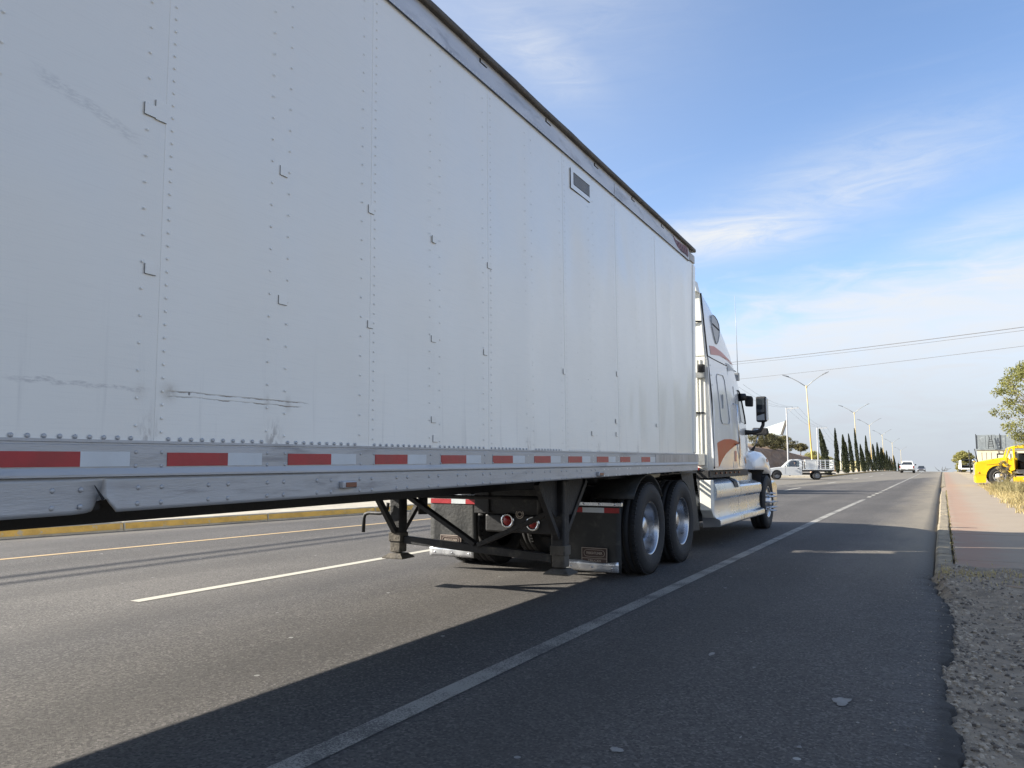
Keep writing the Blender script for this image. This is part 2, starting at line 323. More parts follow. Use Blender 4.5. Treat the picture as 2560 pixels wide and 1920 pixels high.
M['pinkbase'] = pm('pink_concrete_base', (.55, .36, .26), .85, 0, .1, 3, .3, 30)
M['lamphead'] = pm('lamp_head_grey', (.22, .23, .24), .45, .3, .1, 4)
M['polegrey'] = pm('concrete_pole', (.42, .42, .42), .8, 0, .1, 3)
M['wire'] = pm('wire_black', (.10, .10, .105), .6, 0, .1, 3)
M['cypress'] = foliage('cypress_green', (.020, .030, .016), (.060, .068, .032), .12, 2.2)
M['leaf'] = foliage('yellow_green_leaf', (.15, .16, .048), (.42, .405, .14), .4, 1.2)
M['bushleaf'] = foliage('dusty_bush_leaf', (.24, .23, .075), (.52, .48, .18), .4, 1.4)
M['mesq'] = foliage('mesquite_leaf', (.075, .078, .034), (.24, .21, .10), .2, .9)
M['bark'] = pm('bark', (.16, .135, .105), .9, 0, .25, 6, .7, 20)
M['cliff'] = pm('cut_earth', (.30, .195, .125), .95, 0, .28, .45, .9, 2.2, col2=(.27, .19, .12), patch=(.5, .72), stretch=(1, 1, 1.6))
M['drygrass'] = foliage('dry_grass', (.40, .31, .13), (.62, .52, .27), .3, 1.6)
M['olive'] = foliage('olive_weed', (.17, .15, .06), (.48, .40, .20), .3, 2.0)
M['creamwall'] = pm('cream_wall', (.66, .58, .42), .8, 0, .08, 1.2, .2, 20)
M['ywall'] = pm('pale_yellow_wall', (.80, .72, .38), .8, 0, .05, 1.0, .1, 20)
M['tin'] = pm('grey_sheet_metal', (.26, .29, .30), .5, .3, .14, 1.2, .15, 12, col2=(.36, .39, .40), patch=(.5, .7))
M['paintwhite'] = pm('white_car_paint', (.76, .77, .75), .28, 0, .03, 1.5, coat=.4)
M['greycar'] = pm('dark_grey_car_paint', (.10, .095, .10), .3, .3, .06, 2, coat=.5)
M['skin'] = pm('skin', (.30, .17, .11), .6, 0, .1, 8)
M['shirt'] = pm('dark_shirt', (.05, .035, .04), .9, 0, .2, 8)
M['tan'] = pm('tan_sack', (.48, .37, .25), .9, 0, .15, 5, .4, 12)
M['tarp'] = pm('pale_tarp', (.62, .56, .42), .7, 0, .15, 4, .5, 9)
M['plaster'] = pm('plaster_smear', (.25, .245, .23), .9, 0, .2, 8, .4, 40)
M['board'] = pm('billboard_white', (.50, .55, .54), .6, 0, .03, 1)
M['signred'] = pm('red_print', (.5, .05, .03), .6)

def sidewalk_mat():
    m = bpy.data.materials.new('sidewalk_concrete'); m.use_nodes = True; t = NT(m.node_tree)
    out = t.n('ShaderNodeOutputMaterial'); b = t.n('ShaderNodeBsdfPrincipled'); t.l(b.outputs[0], out.inputs[0])
    v = t.n('ShaderNodeTexCoord').outputs['Object']; sp = t.n('ShaderNodeSeparateXYZ'); t.l(v, sp.inputs[0])
    c = t.mix(t.noise(v, .8, 6, .6), (.255, .205, .15), (.35, .29, .215))
    br = t.noise(t.map(v, (.35, 7, 1)), 2.4, 5, .6); c = t.mix(t.m('MULTIPLY', t.ss(br, .5, .75), .45), c, (.27, .225, .175))
    e = t.m('ADD', sp.outputs[0], t.m('MULTIPLY', t.m('SUBTRACT', t.noise(t.map(v, (.6, 1.3, 1)), 1.2, 6, .7), .5), 1.3))
    red = t.m('MULTIPLY', t.m('SUBTRACT', 1.0, t.ss(e, .25, .85)), t.ss(e, -.1, .2))
    c = t.mix(t.m('MULTIPLY', red, .40), c, (.32, .14, .085))
    t.put(c, b.inputs['Base Color']); b.inputs['Roughness'].default_value = .9
    bp = t.n('ShaderNodeBump'); bp.inputs['Strength'].default_value = .4; bp.inputs['Distance'].default_value = .006
    t.l(t.noise(t.map(v, (1, 5, 1)), 20, 5, .7), bp.inputs['Height']); t.l(bp.outputs[0], b.inputs['Normal'])
    return m
M['walk'] = sidewalk_mat()

# ------------------------------------------------------------------ mesh helpers
class MB:
    def __init__(s): s.v = []; s.f = []; s.smooth = []
    def add(s, vs, fs, smooth=False):
        k = len(s.v); s.v += [tuple(p) for p in vs]; s.f += [tuple(i+k for i in f) for f in fs]; s.smooth += [smooth]*len(fs); return s
    def box(s, x0, x1, y0, y1, z0, z1):
        return s.add([(x0, y0, z0), (x1, y0, z0), (x1, y1, z0), (x0, y1, z0), (x0, y0, z1), (x1, y0, z1), (x1, y1, z1), (x0, y1, z1)],
                     [(3, 2, 1, 0), (4, 5, 6, 7), (0, 1, 5, 4), (1, 2, 6, 5), (2, 3, 7, 6), (3, 0, 4, 7)])
    def bar(s, a, b, w, h, up=(0, 0, 1)):
        a, b = Vector(a), Vector(b); d = (b-a).normalized(); u = Vector(up)
        if abs(d.dot(u)) > .95: u = Vector((1, 0, 0))
        r = d.cross(u).normalized()*w/2; q = r.cross(d).normalized()*h/2
        return s.add([a-r-q, a+r-q, a+r+q, a-r+q, b-r-q, b+r-q, b+r+q, b-r+q],
                     [(0, 1, 2, 3), (7, 6, 5, 4), (4, 5, 1, 0), (5, 6, 2, 1), (6, 7, 3, 2), (7, 4, 0, 3)])
    def tube(s, pts, r, seg=8, cap=True, smooth=True):
        pts = [Vector(p) for p in pts]; rs = r if isinstance(r, (list, tuple)) else [r]*len(pts); vs = []; u = None
        for i, p in enumerate(pts):
            d = (pts[min(i+1, len(pts)-1)]-pts[max(i-1, 0)]).normalized()
            if u is None: u = d.orthogonal().normalized()
            else: u = (u-d*u.dot(d)); u = u.normalized() if u.length > 1e-6 else d.orthogonal().normalized()
            w = d.cross(u)
            vs += [p+(u*math.cos(2*math.pi*k/seg)+w*math.sin(2*math.pi*k/seg))*rs[i] for k in range(seg)]
        n = len(pts); fs = [(i*seg+k, i*seg+(k+1) % seg, (i+1)*seg+(k+1) % seg, (i+1)*seg+k) for i in range(n-1) for k in range(seg)]
        s.add(vs, fs, smooth)
        if cap: k = len(s.v)-len(vs); s.f += [tuple(k+seg-1-i for i in range(seg)), tuple(k+(n-1)*seg+i for i in range(seg))]; s.smooth += [False, False]
        return s
    def lathe(s, prof, c, axis='x', seg=32, smooth=True):
        """prof: (offset along the axis, radius)"""
        vs = []
        for (o, r) in prof:
            for k in range(seg):
                a = 2*math.pi*k/seg; p = (o, r*math.cos(a), r*math.sin(a)) if axis == 'x' else ((r*math.cos(a), o, r*math.sin(a)) if axis == 'y' else (r*math.cos(a), r*math.sin(a), o))
                vs.append((c[0]+p[0], c[1]+p[1], c[2]+p[2]))
        n = len(prof); fs = [(i*seg+k, i*seg+(k+1) % seg, (i+1)*seg+(k+1) % seg, (i+1)*seg+k) for i in range(n-1) for k in range(seg)]
        return s.add(vs, fs, smooth)
    def prism(s, poly, a0, a1, axis='x'):
        n = len(poly); f = {'x': lambda a, p: (a, p[0], p[1]), 'y': lambda a, p: (p[0], a, p[1]), 'z': lambda a, p: (p[0], p[1], a)}[axis]
        vs = [f(a0, p) for p in poly]+[f(a1, p) for p in poly]
        return s.add(vs, [tuple(range(n-1, -1, -1)), tuple(range(n, 2*n))]+[(i, (i+1) % n, n+(i+1) % n, n+i) for i in range(n)])
    def loft(s, secs, cap=True, smooth=True, close=True):
        n = len(secs[0]); vs = [p for q in secs for p in q]; m = len(secs); r = n if close else n-1
        s.add(vs, [(i*n+k, i*n+(k+1) % n, (i+1)*n+(k+1) % n, (i+1)*n+k) for i in range(m-1) for k in range(r)], smooth)
        if cap: k = len(s.v)-len(vs); s.f += [tuple(k+n-1-i for i in range(n)), tuple(k+(m-1)*n+i for i in range(n))]; s.smooth += [False, False]
        return s
    def dome(s, c, r, h, axis='x', seg=8):
        vs = []; 
        for (rr, hh) in ((1, 0), (.86, .55), (.5, .9)):
            for k in range(seg):
                a = 2*math.pi*k/seg; u, w = r*rr*math.cos(a), r*rr*math.sin(a)
                vs.append((c[0]+hh*h, c[1]+u, c[2]+w) if axis == 'x' else (c[0]+u, c[1]-hh*h, c[2]+w))
        vs.append((c[0]+h, c[1], c[2]) if axis == 'x' else (c[0], c[1]-h, c[2]))
        fs = [(i*seg+k, i*seg+(k+1) % seg, (i+1)*seg+(k+1) % seg, (i+1)*seg+k) for i in range(2) for k in range(seg)]
        fs += [(2*seg+k, 2*seg+(k+1) % seg, 3*seg) for k in range(seg)]
        return s.add(vs, fs, True)
    def grid(s, nx, ny, fn, smooth=True):
        vs = [fn(i, j) for j in range(ny+1) for i in range(nx+1)]
        return s.add(vs, [(j*(nx+1)+i, j*(nx+1)+i+1, (j+1)*(nx+1)+i+1, (j+1)*(nx+1)+i) for j in range(ny) for i in range(nx)], smooth)
    def mesh(s, name, mat):
        me = bpy.data.meshes.new(name); me.from_pydata(s.v, [], s.f); me.polygons.foreach_set('use_smooth', s.smooth)
        me.materials.append(M[mat] if isinstance(mat, str) else mat); me.update(); return me
    def build(s, name, mat, parent=None, bevel=0, fix=False, loc=None):
        me = s.mesh(name, mat)
        if fix:
            b = bmesh.new(); b.from_mesh(me); bmesh.ops.recalc_face_normals(b, faces=b.faces); b.to_mesh(me); b.free()
        o = bpy.data.objects.new(name, me); COL.objects.link(o)
        if parent is not None: o.parent = parent
        if loc is not None: o.location = loc
        if bevel:
            m = o.modifiers.new('bevel', 'BEVEL'); m.width = bevel; m.segments = 2; m.limit_method = 'ANGLE'; m.angle_limit = R(40); m.harden_normals = False
        return o
def tag(o, label=None, cat=None, group=None, kind=None):
    if label: o['label'] = label
    if cat: o['category'] = cat
    if group: o['group'] = group
    if kind: o['kind'] = kind
    return o
def empty(name, loc, rz=0):
    o = bpy.data.objects.new(name, None); COL.objects.link(o); o.location = loc; o.rotation_euler = (0, 0, rz); o.empty_display_size = .2; return o
def inst(o, parent=None, loc=None):
    c = o.copy(); COL.objects.link(c); c.parent = parent if parent is not None else o.parent
    if loc is not None: c.location = loc
    return c
def copy_tree(o, parent=None):
    c = o.copy(); COL.objects.link(c); c.parent = parent
    for ch in list(o.children): copy_tree(ch, c)
    return c
def text(name, s, size, mat, parent, mtx, extrude=.002, sx=1.0, align='CENTER'):
    cu = bpy.data.curves.new(name, 'FONT'); cu.body = s; cu.size = size; cu.extrude = extrude; cu.align_x = align; cu.align_y = 'CENTER'; cu.offset = size*.012
    o = bpy.data.objects.new(name, cu); COL.objects.link(o); dg = bpy.context.evaluated_depsgraph_get()
    me = bpy.data.meshes.new_from_object(o.evaluated_get(dg)); bpy.data.objects.remove(o); bpy.data.curves.remove(cu)
    me.materials.clear(); me.materials.append(M[mat]); o = bpy.data.objects.new(name, me); COL.objects.link(o); o.parent = parent
    o.matrix_local = mtx @ Matrix.Diagonal((sx, 1, 1, 1)); return o
def fbm(x, y, z=0, oct=4):
    return mn.fractal(Vector((x, y, z)), 1.0, 2.0, oct)
def zr(y):
    """long profile of the road: nearly flat, then easing over the crest"""
    z = 0
    if y > 20: z -= .003*(y-20)
    if y > 120: z -= 6e-5*(min(y, 380)-120)**2
    if y > 380: z -= .0312*(y-380)
    return z
# ------------------------------------------------------------------ ground, road, pavements
def ylist(a, b, step_near, grow=1.06, lim=12):
    ys = [a]; st = step_near
    while ys[-1] < b:
        st = min(lim, st*grow if ys[-1] > 12 else step_near); ys.append(min(b, ys[-1]+st))
    return ys
def sheet(name, mat, xs, ys, zf, kind='structure'):
    mb = MB(); mb.grid(len(xs)-1, len(ys)-1, lambda i, j: (xs[i], ys[j], zf(xs[i], ys[j])))
    return tag(mb.build(name, mat), kind=kind)
gx = [-900, -300, -120, -60, -40, -25, -12, 0, 2, 6, 12, 30, 80, 300, 900]
sheet('ground', 'soil', gx, ylist(-80, 1500, 3, 1.1, 40), lambda x, y: zr(y)-.10)

EDGE = [(-40, 0), (0, -.01), (3.79, -.015), (4.187, -.027), (4.557, -.036), (5.152, -.063), (5.545, -.068), (6.03, -.027), (6.8, -.005), (7.4, -.02), (7.957, -.035), (8.56, -.10), (9.0, -.14), (9.7, -.16), (600, -.16)]
def edge(y):
    for (a, xa), (b, xb) in zip(EDGE, EDGE[1:]):
        if a <= y <= b:
            x = xa+(xb-xa)*(y-a)/(b-a); break
    else: x = -.16
    if y < 9.6: x += .045*fbm(y*4, 1.3, 0, 5)+.022*fbm(y*23, 4.1, 0, 4)
    return x
ys = []
y = -40.
while y < 600: ys.append(y); y += .03 if 2 < y < 9.7 else (.8 if y < 60 else 4)
mb = MB(); cols = [-20.5, -17, -12, -8, -5, -3, -1.5, -.4, None, None]
def road_pt(i, j):
    yy = ys[j]
    if i == 8: return (edge(yy), yy, zr(yy)-(.006 if yy < 9.7 else 0))
    if i == 9: return (edge(yy)+.018, yy, zr(yy)-.07)
    return (cols[i], yy, zr(yy))
mb.grid(9, len(ys)-1, road_pt)
road = tag(mb.build('road', 'asphalt'), kind='structure')

def strip(name, mat, pts, w, z=.004, parent=None, n=1):
    """painted line along (x, y) points"""
    mb = MB(); P = []
    for (xa, ya), (xb, yb) in zip(pts, pts[1:]):
        k = max(1, int(abs(yb-ya)/4)); P += [(xa+(xb-xa)*i/k, ya+(yb-ya)*i/k) for i in range(k)]
    P.append(pts[-1])
    mb.grid(1, len(P)-1, lambda i, j: (P[j][0]+(i-.5)*w, P[j][1], zr(P[j][1])+z))
    return mb.build(name, mat, parent)
strip('lane_line', 'line', [(-2.39, -30), (-2.42, 10), (-2.42, 29.2)], .135, parent=road)
for k in range(6): strip('lane_dash', 'lineb', [(-2.43, 31+1.9*k), (-2.43, 31.9+1.9*k)], .13, parent=road)
strip('lane_line', 'line', [(-2.45, 42.3), (-2.6, 90), (-2.9, 130), (-4, 260)], .14, parent=road)
for a, b in ((-11, -6), (4.53, 9.8), (21, 26), (37.2, 42), (52.5, 57), (68, 73), (84, 89), (100, 105)):
    strip('lane_dash', 'lineb', [(-6.41, a), (-6.44, b)], .13, parent=road)
strip('edge_line', 'yline', [(-12.4, -16), (-10.65, 5.59), (-10.06, 12.67), (-9.3, 22), (-9.0, 34)], .12, parent=road)
def blob(name, mat, cx, cy, rx, ry, n, seed, z=.004, parent=None):
    mb = MB(); rnd = random.Random(seed); ring = []
    for k in range(n):
        a = 2*math.pi*k/n; r = 1+.45*fbm(math.cos(a)*1.7+seed, math.sin(a)*1.7, seed, 4); ring.append((cx+rx*r*math.cos(a), cy+ry*r*math.sin(a), z))
    mb.add(ring+[(cx, cy, z+.002)], [(k, (k+1) % n, n) for k in range(n)], True); return mb.build(name, mat, parent)
blob('plaster_smear', 'plaster', -.525, 4.49, .045, .075, 26, 3, parent=road)
blob('plaster_smear', 'plaster', -1.30, 3.275, .030, .030, 22, 9, parent=road)
blob('plaster_smear', 'plaster', -1.38, 5.15, .016, .05, 16, 5, parent=road)
for k in range(44):
    rr = random.Random(k+50); x, y_ = rr.uniform(-2.2, -.25), rr.uniform(2.6, 14)
    if k > 30: x, y_ = rr.uniform(-9, -3), rr.uniform(3, 14)
    blob('plaster_smear', 'plaster', x, y_, rr.uniform(.004, .011), rr.uniform(.006, .02), 9, k+20, parent=road)

# broken shoulder of gravel and dirt beside the camera
def dirt_z(x, y):
    h = -.035+.030*fbm(x*1.3, y*1.3, 2, 4)+.012*fbm(x*9, y*9, 5, 3)
    if x > .3: h += .05*min(1, (x-.3)/1.2)
    if y > 7.6: h += .13*min(1, (y-7.6)/1.7)
    d = x-edge(y)
    if d < .10: h = min(h, -.03-.05*max(0, min(1, (.02-d)/.08))) if d < .02 else h*(d-.02)/.08+(-.03)*(.10-d)/.08
    return h
xs = [-.35+.035*i for i in range(34)]+[.9+.12*i for i in range(1, 14)]+[2.6+.5*i for i in range(1, 12)]
yd = [-12+.8*i for i in range(15)]+[.0+.07*i for i in range(1, 146)]
DS = sheet('dirt_shoulder', 'dirt', xs, yd, dirt_z)
rnd = random.Random(3)
def pebble(mb, x, y, z, r, rnd):
    vs = []; 
    for (lat, n) in ((-.5, 5), (.35, 5)):
        for k in range(n):
            a = 2*math.pi*k/n+rnd.uniform(-.3, .3)+lat; q = r*rnd.uniform(.7, 1.15)*(.9 if lat < 0 else .75)
            vs.append((x+q*math.cos(a), y+q*math.sin(a)*rnd.uniform(.7, 1.2), z+lat*r*.75))
    vs.append((x, y, z+r*.62)); mb.add(vs, [(k, (k+1) % 5, 5+(k+1) % 5, 5+k) for k in range(5)]+[(5+k, 5+(k+1) % 5, 10) for k in range(5)])
for nm, mt, cnt, sd in (('gravel', 'stone', 11000, 1), ('dark_gravel', 'stoned', 5000, 2)):
    mb = MB(); rnd = random.Random(sd)
    for k in range(cnt):
        y = 2.4+7.6*rnd.random()**1.1; x = edge(y)+.01+rnd.random()**1.4*2.6; onr = k % 70 == 0
        if onr: x = edge(y)-.02-abs(rnd.gauss(0, .16))
        r = .003+.020*rnd.random()**3.6
        if onr: r = min(r, .006)
        pebble(mb, x, y, (0 if onr else dirt_z(x, y))+r*.2, r, rnd)
    tag(mb.build(nm, mt), 'loose grey gravel strewn over the dirt shoulder' if sd == 1 else 'dark stone chips strewn over the dirt shoulder', 'gravel', kind='stuff')
rnd = random.Random(11)
for k in range(34):
    y = 3.2+5.6*rnd.random(); x = edge(y)+.08+rnd.random()*1.1; r = rnd.uniform(.016, .034)
    mb = MB(); pebble(mb, 0, 0, 0, r, rnd); o = mb.build('stone', 'stoned' if k % 3 else 'stone', bevel=.003); o.location = (x, y, dirt_z(x, y)+r*.25)
    tag(o, 'fist-sized or smaller stone lying in the gravel dirt right of the road', 'stone', 'stones in the dirt shoulder')

# right-hand kerb of cast blocks
kerb = tag(empty('kerb', (0, 20, 0)), kind='structure'); kerb.location = (0, 0, 0)
yk = 9.75; i = 0
while yk < 37.6:
    ln = 2.9 if i else 1.9; mb = MB(); z0 = zr(yk)
    mb.prism([(-.150, -.12), (.055, -.12), (.055, .066), (-.100, .068), (-.135, .042)], yk+.008, yk+ln-.008, 'y')
    o = mb.build('kerb_block', 'kerbr', kerb, .022); o.location = (random.uniform(-.012, .012), 0, z0+random.uniform(-.012, .008)); o.rotation_euler = (0, 0, R(random.uniform(-.15, .15))*.0); yk += ln; i += 1
for a, b in ((46, 60), (60, 75), (75, 90), (90, 110), (110, 135)):
    mb = MB(); z0, z1 = zr(a), zr(b)
    mb.add([(-.15, a, z0-.1), (-.13, a, z0+.07), (.06, a, z0+.072), (-.15, b-.02, z1-.1), (-.13, b-.02, z1+.07), (.06, b-.02, z1+.072)], [(0, 1, 4, 3), (1, 2, 5, 4), (0, 2, 1)])
    mb.build('kerb_block', 'kerbr', kerb)
# pavement slabs
walk = tag(empty('sidewalk', (0, 0, 0)), kind='structure')
ya = 9.0
while ya < 37:
    ln = 2.0; mb = MB(); z0 = zr(ya); x1 = 1.72+.05*fbm(ya, 0, 3, 2)
    if ya < 9.5: mb.prism([(.30, 9.05), (.62, 8.85), (1.1, 8.75), (x1, 8.7), (x1, 11-.01), (.07, 11-.01), (.07, 10.05)], -.05, .064, 'z')
    else: mb.prism([(.07, ya), (x1, ya), (x1, ya+ln-.012), (.07, ya+ln-.012)], -.05, .064+random.uniform(-.006, .006), 'z')
    o = mb.build('slab', 'walk', walk, .006); o.location = (0, 0, z0 if ya > 9.5 else 0); ya += ln
mb = MB(); ysw = [37.0, 38.5, 40, 42, 44, 46, 52, 60, 75, 90, 110, 135]
mb.grid(1, len(ysw)-1, lambda i, j: (-.12 if (i == 0 and 37.5 < ysw[j] < 46) else (.07 if i == 0 else 1.75), ysw[j], zr(ysw[j])+(.066 if i or not 38 < ysw[j] < 45.5 else .02)))
mb.build('driveway_slab', 'walk', walk)
# dry verge right of the pavement
def verge_z(x, y): return zr(y)+.055+.05*fbm(x*.7, y*.7, 1, 4)+(.02*fbm(x*4, y*4, 2, 3))
xs = [1.62+.25*i for i in range(16)]+[6, 7, 9, 12, 16, 24, 40, 80]
sheet('verge', 'soil', xs, [9.2+.5*i for i in range(90)]+[55+5*i for i in range(1, 25)], verge_z)

# median islands with painted kerbs
def mline(y): return -14.53+.158*y if y < 30 else -9.79
def median(name, y0, y1, xl, zt):
    root = tag(empty(name, (0, 0, 0)), kind='structure'); Y = [y0+(y1-y0)*i/24 for i in range(25)]
    if y1 > 100: Y = ylist(y0, y1, 4, 1.1, 15)
    mb = MB(); mb.grid(1, len(Y)-1, lambda i, j: ((mline(Y[j])-.19 if i else xl), Y[j], zr(Y[j])+zt))
    mb.build('paving', 'conc', root)
    # kerb split into blocks, painted yellow
    k = 0; yk = y0
    while yk < min(y1, 36 if y1 < 100 else 200):
        ln = 3.0 if y1 < 100 else 8.0; b = min(yk+ln, y1); mb = MB(); xa, xb = mline(yk), mline(b-.02); za, zb = zr(yk), zr(b)
        pr = [(0, -.1), (-.03, zt-.015), (-.05, zt+.004), (-.2, zt+.004), (-.2, -.1)]
        mb.loft([[(xa+p[0], yk, za+p[1]) for p in pr], [(xb+p[0], b-.015, zb+p[1]) for p in pr]], True, False)
        plain = y1 < 100 and (yk < 5.2)
        mb.build('kerb_block', 'conc', root, .008, fix=True)
        if not plain:
            mb = MB(); zz = [.03, zt-.012]
            mb.add([(xa+.0035-.03*(.03+.1)/(zt+.085)+.004, yk+.02, za+.035), (xb+.0035-.0045, b-.03, zb+.035), (xb-.022, b-.03, zb+zt-.02), (xa-.022, yk+.02, za+zt-.02)], [(0, 1, 2, 3)])
            mb.build('kerb_paint', 'ykerb', root)
        yk = b
    # nose and far side
    mb = MB(); mb.box(xl-.02, mline(y0), y0-.02, y0, zr(y0)-.1, zr(y0)+zt-.002); mb.build('kerb_block', 'conc', root)
    if y1 < 100: mb = MB(); mb.box(xl-.02, mline(y1), y1, y1+.02, zr(y1)-.1, zr(y1)+zt-.002); mb.build('kerb_block', 'conc', root)
    return root
median('median', -30, 36, -17, .16)
median('median', 74, 420, -14.2, .17)

# earth bank on the far left with a raw cut face
def bank():
    mb = MB(); nx, ny = 60, 26
    def f(i, j):
        s = i/nx; y = 120+s*180; x0 = -28.5+.6*fbm(y*.05, 2, 1, 2)       # foot of the cut
        top = 5.6-1.5*max(0, min(1, (s-.35)/.35))+.5*fbm(y*.08, 0, 4, 3); t = j/ny
        if t < .35: u = t/.35; x = x0-2.6*u+.9*fbm(y*.22, u*3, 2, 4); z = top*.80*u**.85
        else: u = (t-.35)/.65; x = x0-2.6-34*u; z = top*(.80+.20*min(1, u*6))+1.2*u-.6*fbm(x*.1, y*.1, 1, 3)*min(1, u*4)
        z *= min(1, (1-s)*9, s*9+.1)
        return (x, y, zr(y)-.12+z)
    mb.grid(nx, ny, f); o = tag(mb.build('bank', 'cliff'), kind='structure')
    o.data.materials.append(M['soil'])
    for p in o.data.polygons:
        if p.index//nx >= 11: p.material_index = 1
bank()
# ------------------------------------------------------------------ the trailer (local: x out of its right side, y forward, z up; side plane x = 0)
psi, tau, rho = R(-1.4902), R(.285), R(-.3743)
tu = Vector((math.sin(psi)*math.cos(tau), math.cos(psi)*math.cos(tau), math.sin(tau)))
tsd = Vector((math.cos(psi), -math.sin(psi), 0)); tup = tsd.cross(tu); tv = tup*math.cos(rho)+tsd*math.sin(rho); tn = tu.cross(tv)
tp = Vector((-2.80, 9.0, 1.2))-tv*1.2
T = empty('semi_trailer', (0, 0, 0))
T.matrix_world = Matrix(((tn.x, tu.x, tv.x, tp.x), (tn.y, tu.y, tv.y, tp.y), (tn.z, tu.z, tv.z, tp.z), (0, 0, 0, 1)))
tag(T, 'long white riveted box trailer with red and white reflective tape along its lower rail', 'trailer')
Y0, Y1, WD = -14.9, 1.10, 2.60
seams = [Y0]+[-7.105-1.3*k for k in range(5, 0, -1)]+[-7.105+1.3*k for k in range(6)]+[Y1]
seams[-2] = -.57
for a, b in zip(seams, seams[1:]):                       # side sheets, each lapping the next by a few millimetres
    n = 26; mz = 24; mb = MB()
    def pf(i, j, a=a, b=b):
        z = 1.345+(3.935-1.345)*j/mz; y = a+((b+.10*(z-2.2) if b == Y1 else b)-a)*i/n; e = min(1, i/4, (n-i)/4, j/3, (mz-j)/3)
        x = .0011*(1-i/n)+.0085*e*fbm(y*1.7, z*1.2, 3, 3)-.0035*e*abs(math.sin(math.pi*(y+7.13)/.6515))*(1.6-.25*(z-1.3))
        return (x, y, z)
    mb.grid(n, mz, pf); k = len(mb.v)
    mb.add([(-.03, a, 1.345), (-.03, a, 3.935), (.0011, a, 1.345), (.0011, a, 3.935)], [(0, 1, 3, 2)])
    mb.build('side_panel', 'panel', T)
def nose(mb):
    mb.v = [(p[0], p[1]+.10*(p[2]-2.2), p[2]) for p in mb.v]; return mb
mb = MB(); mb.box(-WD, -WD+.03, Y1-3, Y1, 1.095, 4.09); mb.v = [(p[0], p[1]+(.10*(p[2]-2.2) if p[1] > 0 else 0), p[2]) for p in mb.v]; mb.box(-WD, -WD+.03, Y0, Y1-3, 1.095, 4.09); mb.build('left_side', 'panel', T)
mb = MB(); mb.box(-WD+.03, -.03, Y1-.04, Y1, 1.13, 4.09); nose(mb).build('front_wall', 'panel', T, .01)
mb = MB(); mb.box(-WD+.03, -.03, Y0, Y0+.05, 1.13, 4.09); mb.build('rear_door', 'panel', T)
mb = MB(); mb.box(-WD+.01, -.01, Y0, Y1-.02, 4.096, 4.12); mb.build('roof', 'alu', T)
MB().box(-WD, -WD+.45, Y1+.03, Y1+.36, 2.58, 3.95).build('sun_blocker', 'panel', T, .03)  # unseen box added to cut off the sunlit strip on the road
# corner post and lower front casting
mb = MB(); mb.box(-.05, .012, .985, Y1+.012, 1.36, 3.92); nose(mb).build('corner_post', 'panel', T, .012)
# upper rail: riveted band, folded lip, weathered trim
mb = MB(); mb.prism([(-.03, 3.92), (.012, 3.925), (.012, 4.046), (.004, 4.05), (.004, 4.10), (-.03, 4.10)], Y0, Y1-.12, 'y'); mb.build('upper_rail', 'upalu', T)
mb = MB(); mb.box(.0125, .0150, Y0, -1.93, 3.917, 3.924); mb.box(.0125, .0150, -1.905, Y1-.12, 3.917, 3.924); mb.build('rail_edge', 'gap', T)
mb = MB(); mb.box(.0125, .0145, -1.925, -1.91, 3.925, 4.06); mb.build('rail_joint', 'alu', T)
mb = MB(); nn = 60
def trimsec(j):
    y = Y0+(Y1+.14-Y0)*j/nn; w = .004*fbm(y*2.1, 0, 1, 3)
    return [(-.05, y, 4.105+w), (.030+w, y, 4.098+w), (.040+w, y, 4.112+w), (.038+w, y, 4.140+w), (.022, y, 4.158+w), (-.05, y, 4.165+w)]
mb.loft([trimsec(j) for j in range(nn+1)], True, True); mb.build('roof_trim', 'trim', T)
mb = MB(); mb.prism([(-.05, 3.94), (.018, 3.94), (.018, 4.05), (-.05, 4.085)], Y1-.10, Y1+.14, 'y'); mb.build('corner_casting', 'alu_end', T, .01)
slot = None
for k in range(14):                                     # marker slots in the folded lip
    yy = -12.0+1.085*k-.215
    if yy > .2: break
    mb = MB(); mb.box(.004, .010, yy, yy+.012, 4.064, 4.088); mb.box(.004, .009, yy, yy+.10, 4.058, 4.064); mb.build('rail_slot', 'gap', T)
# emblem on the upper rail by the front corner
em = [(.18, 4.075), (.27, 4.015), (.36, 3.985), (.435, 3.967), (.50, 3.962), (.584, 3.952), (.75, 3.962), (.915, 3.958), (.935, 4.00), (.90, 4.06), (.812, 4.085), (.60, 4.062), (.445, 4.055), (.31, 4.048)]
mb = MB(); mb.prism(em, .0125, .0140, 'x'); eo = mb.build('emblem', 'logo', T)
for k, (a, b) in enumerate([(.40, 4.035), (.50, 4.03), (.60, 4.03), (.70, 4.035), (.80, 4.04)]):
    mb = MB(); mb.bar((.0148, a, 3.985), (.0148, a+.035, b), .0016, .018, (0, 1, 0)); mb.build('emblem_stroke', 'logod', eo)
mb = MB(); mb.bar((.0148, .50, 3.968), (.0148, .90, 3.972), .0016, .012); mb.build('emblem_stroke', 'logod', eo)
# lower rail
def lz(y, a, b): return a+(b-a)*(y+7.65)/8.6
mb = MB(); nn = 40
def rsec(j):
    y = Y0+(Y1-Y0)*j/nn; t, l = lz(y, 1.354, 1.337), lz(y, 1.236, 1.213)
    return [(-.03, y, t+.012), (.011, y, t+.012), (.011, y, t+.002), (.0075, y, t), (.0075, y, t-.006), (.010, y, t-.008), (.010, y, l+.030), (.014, y, l+.018), (.017, y, l+.008), (.017, y, l), (.006, y, l-.002), (-.03, y, l-.002)]
mb.loft([rsec(j) for j in range(nn+1)], True, False); mb.build('lower_rail', 'alu', T)
mb = MB(); mb.box(.0125, .0140, -.775, Y1+.012, 1.250, 1.335); mb.build('end_plate', 'alu_end', T)
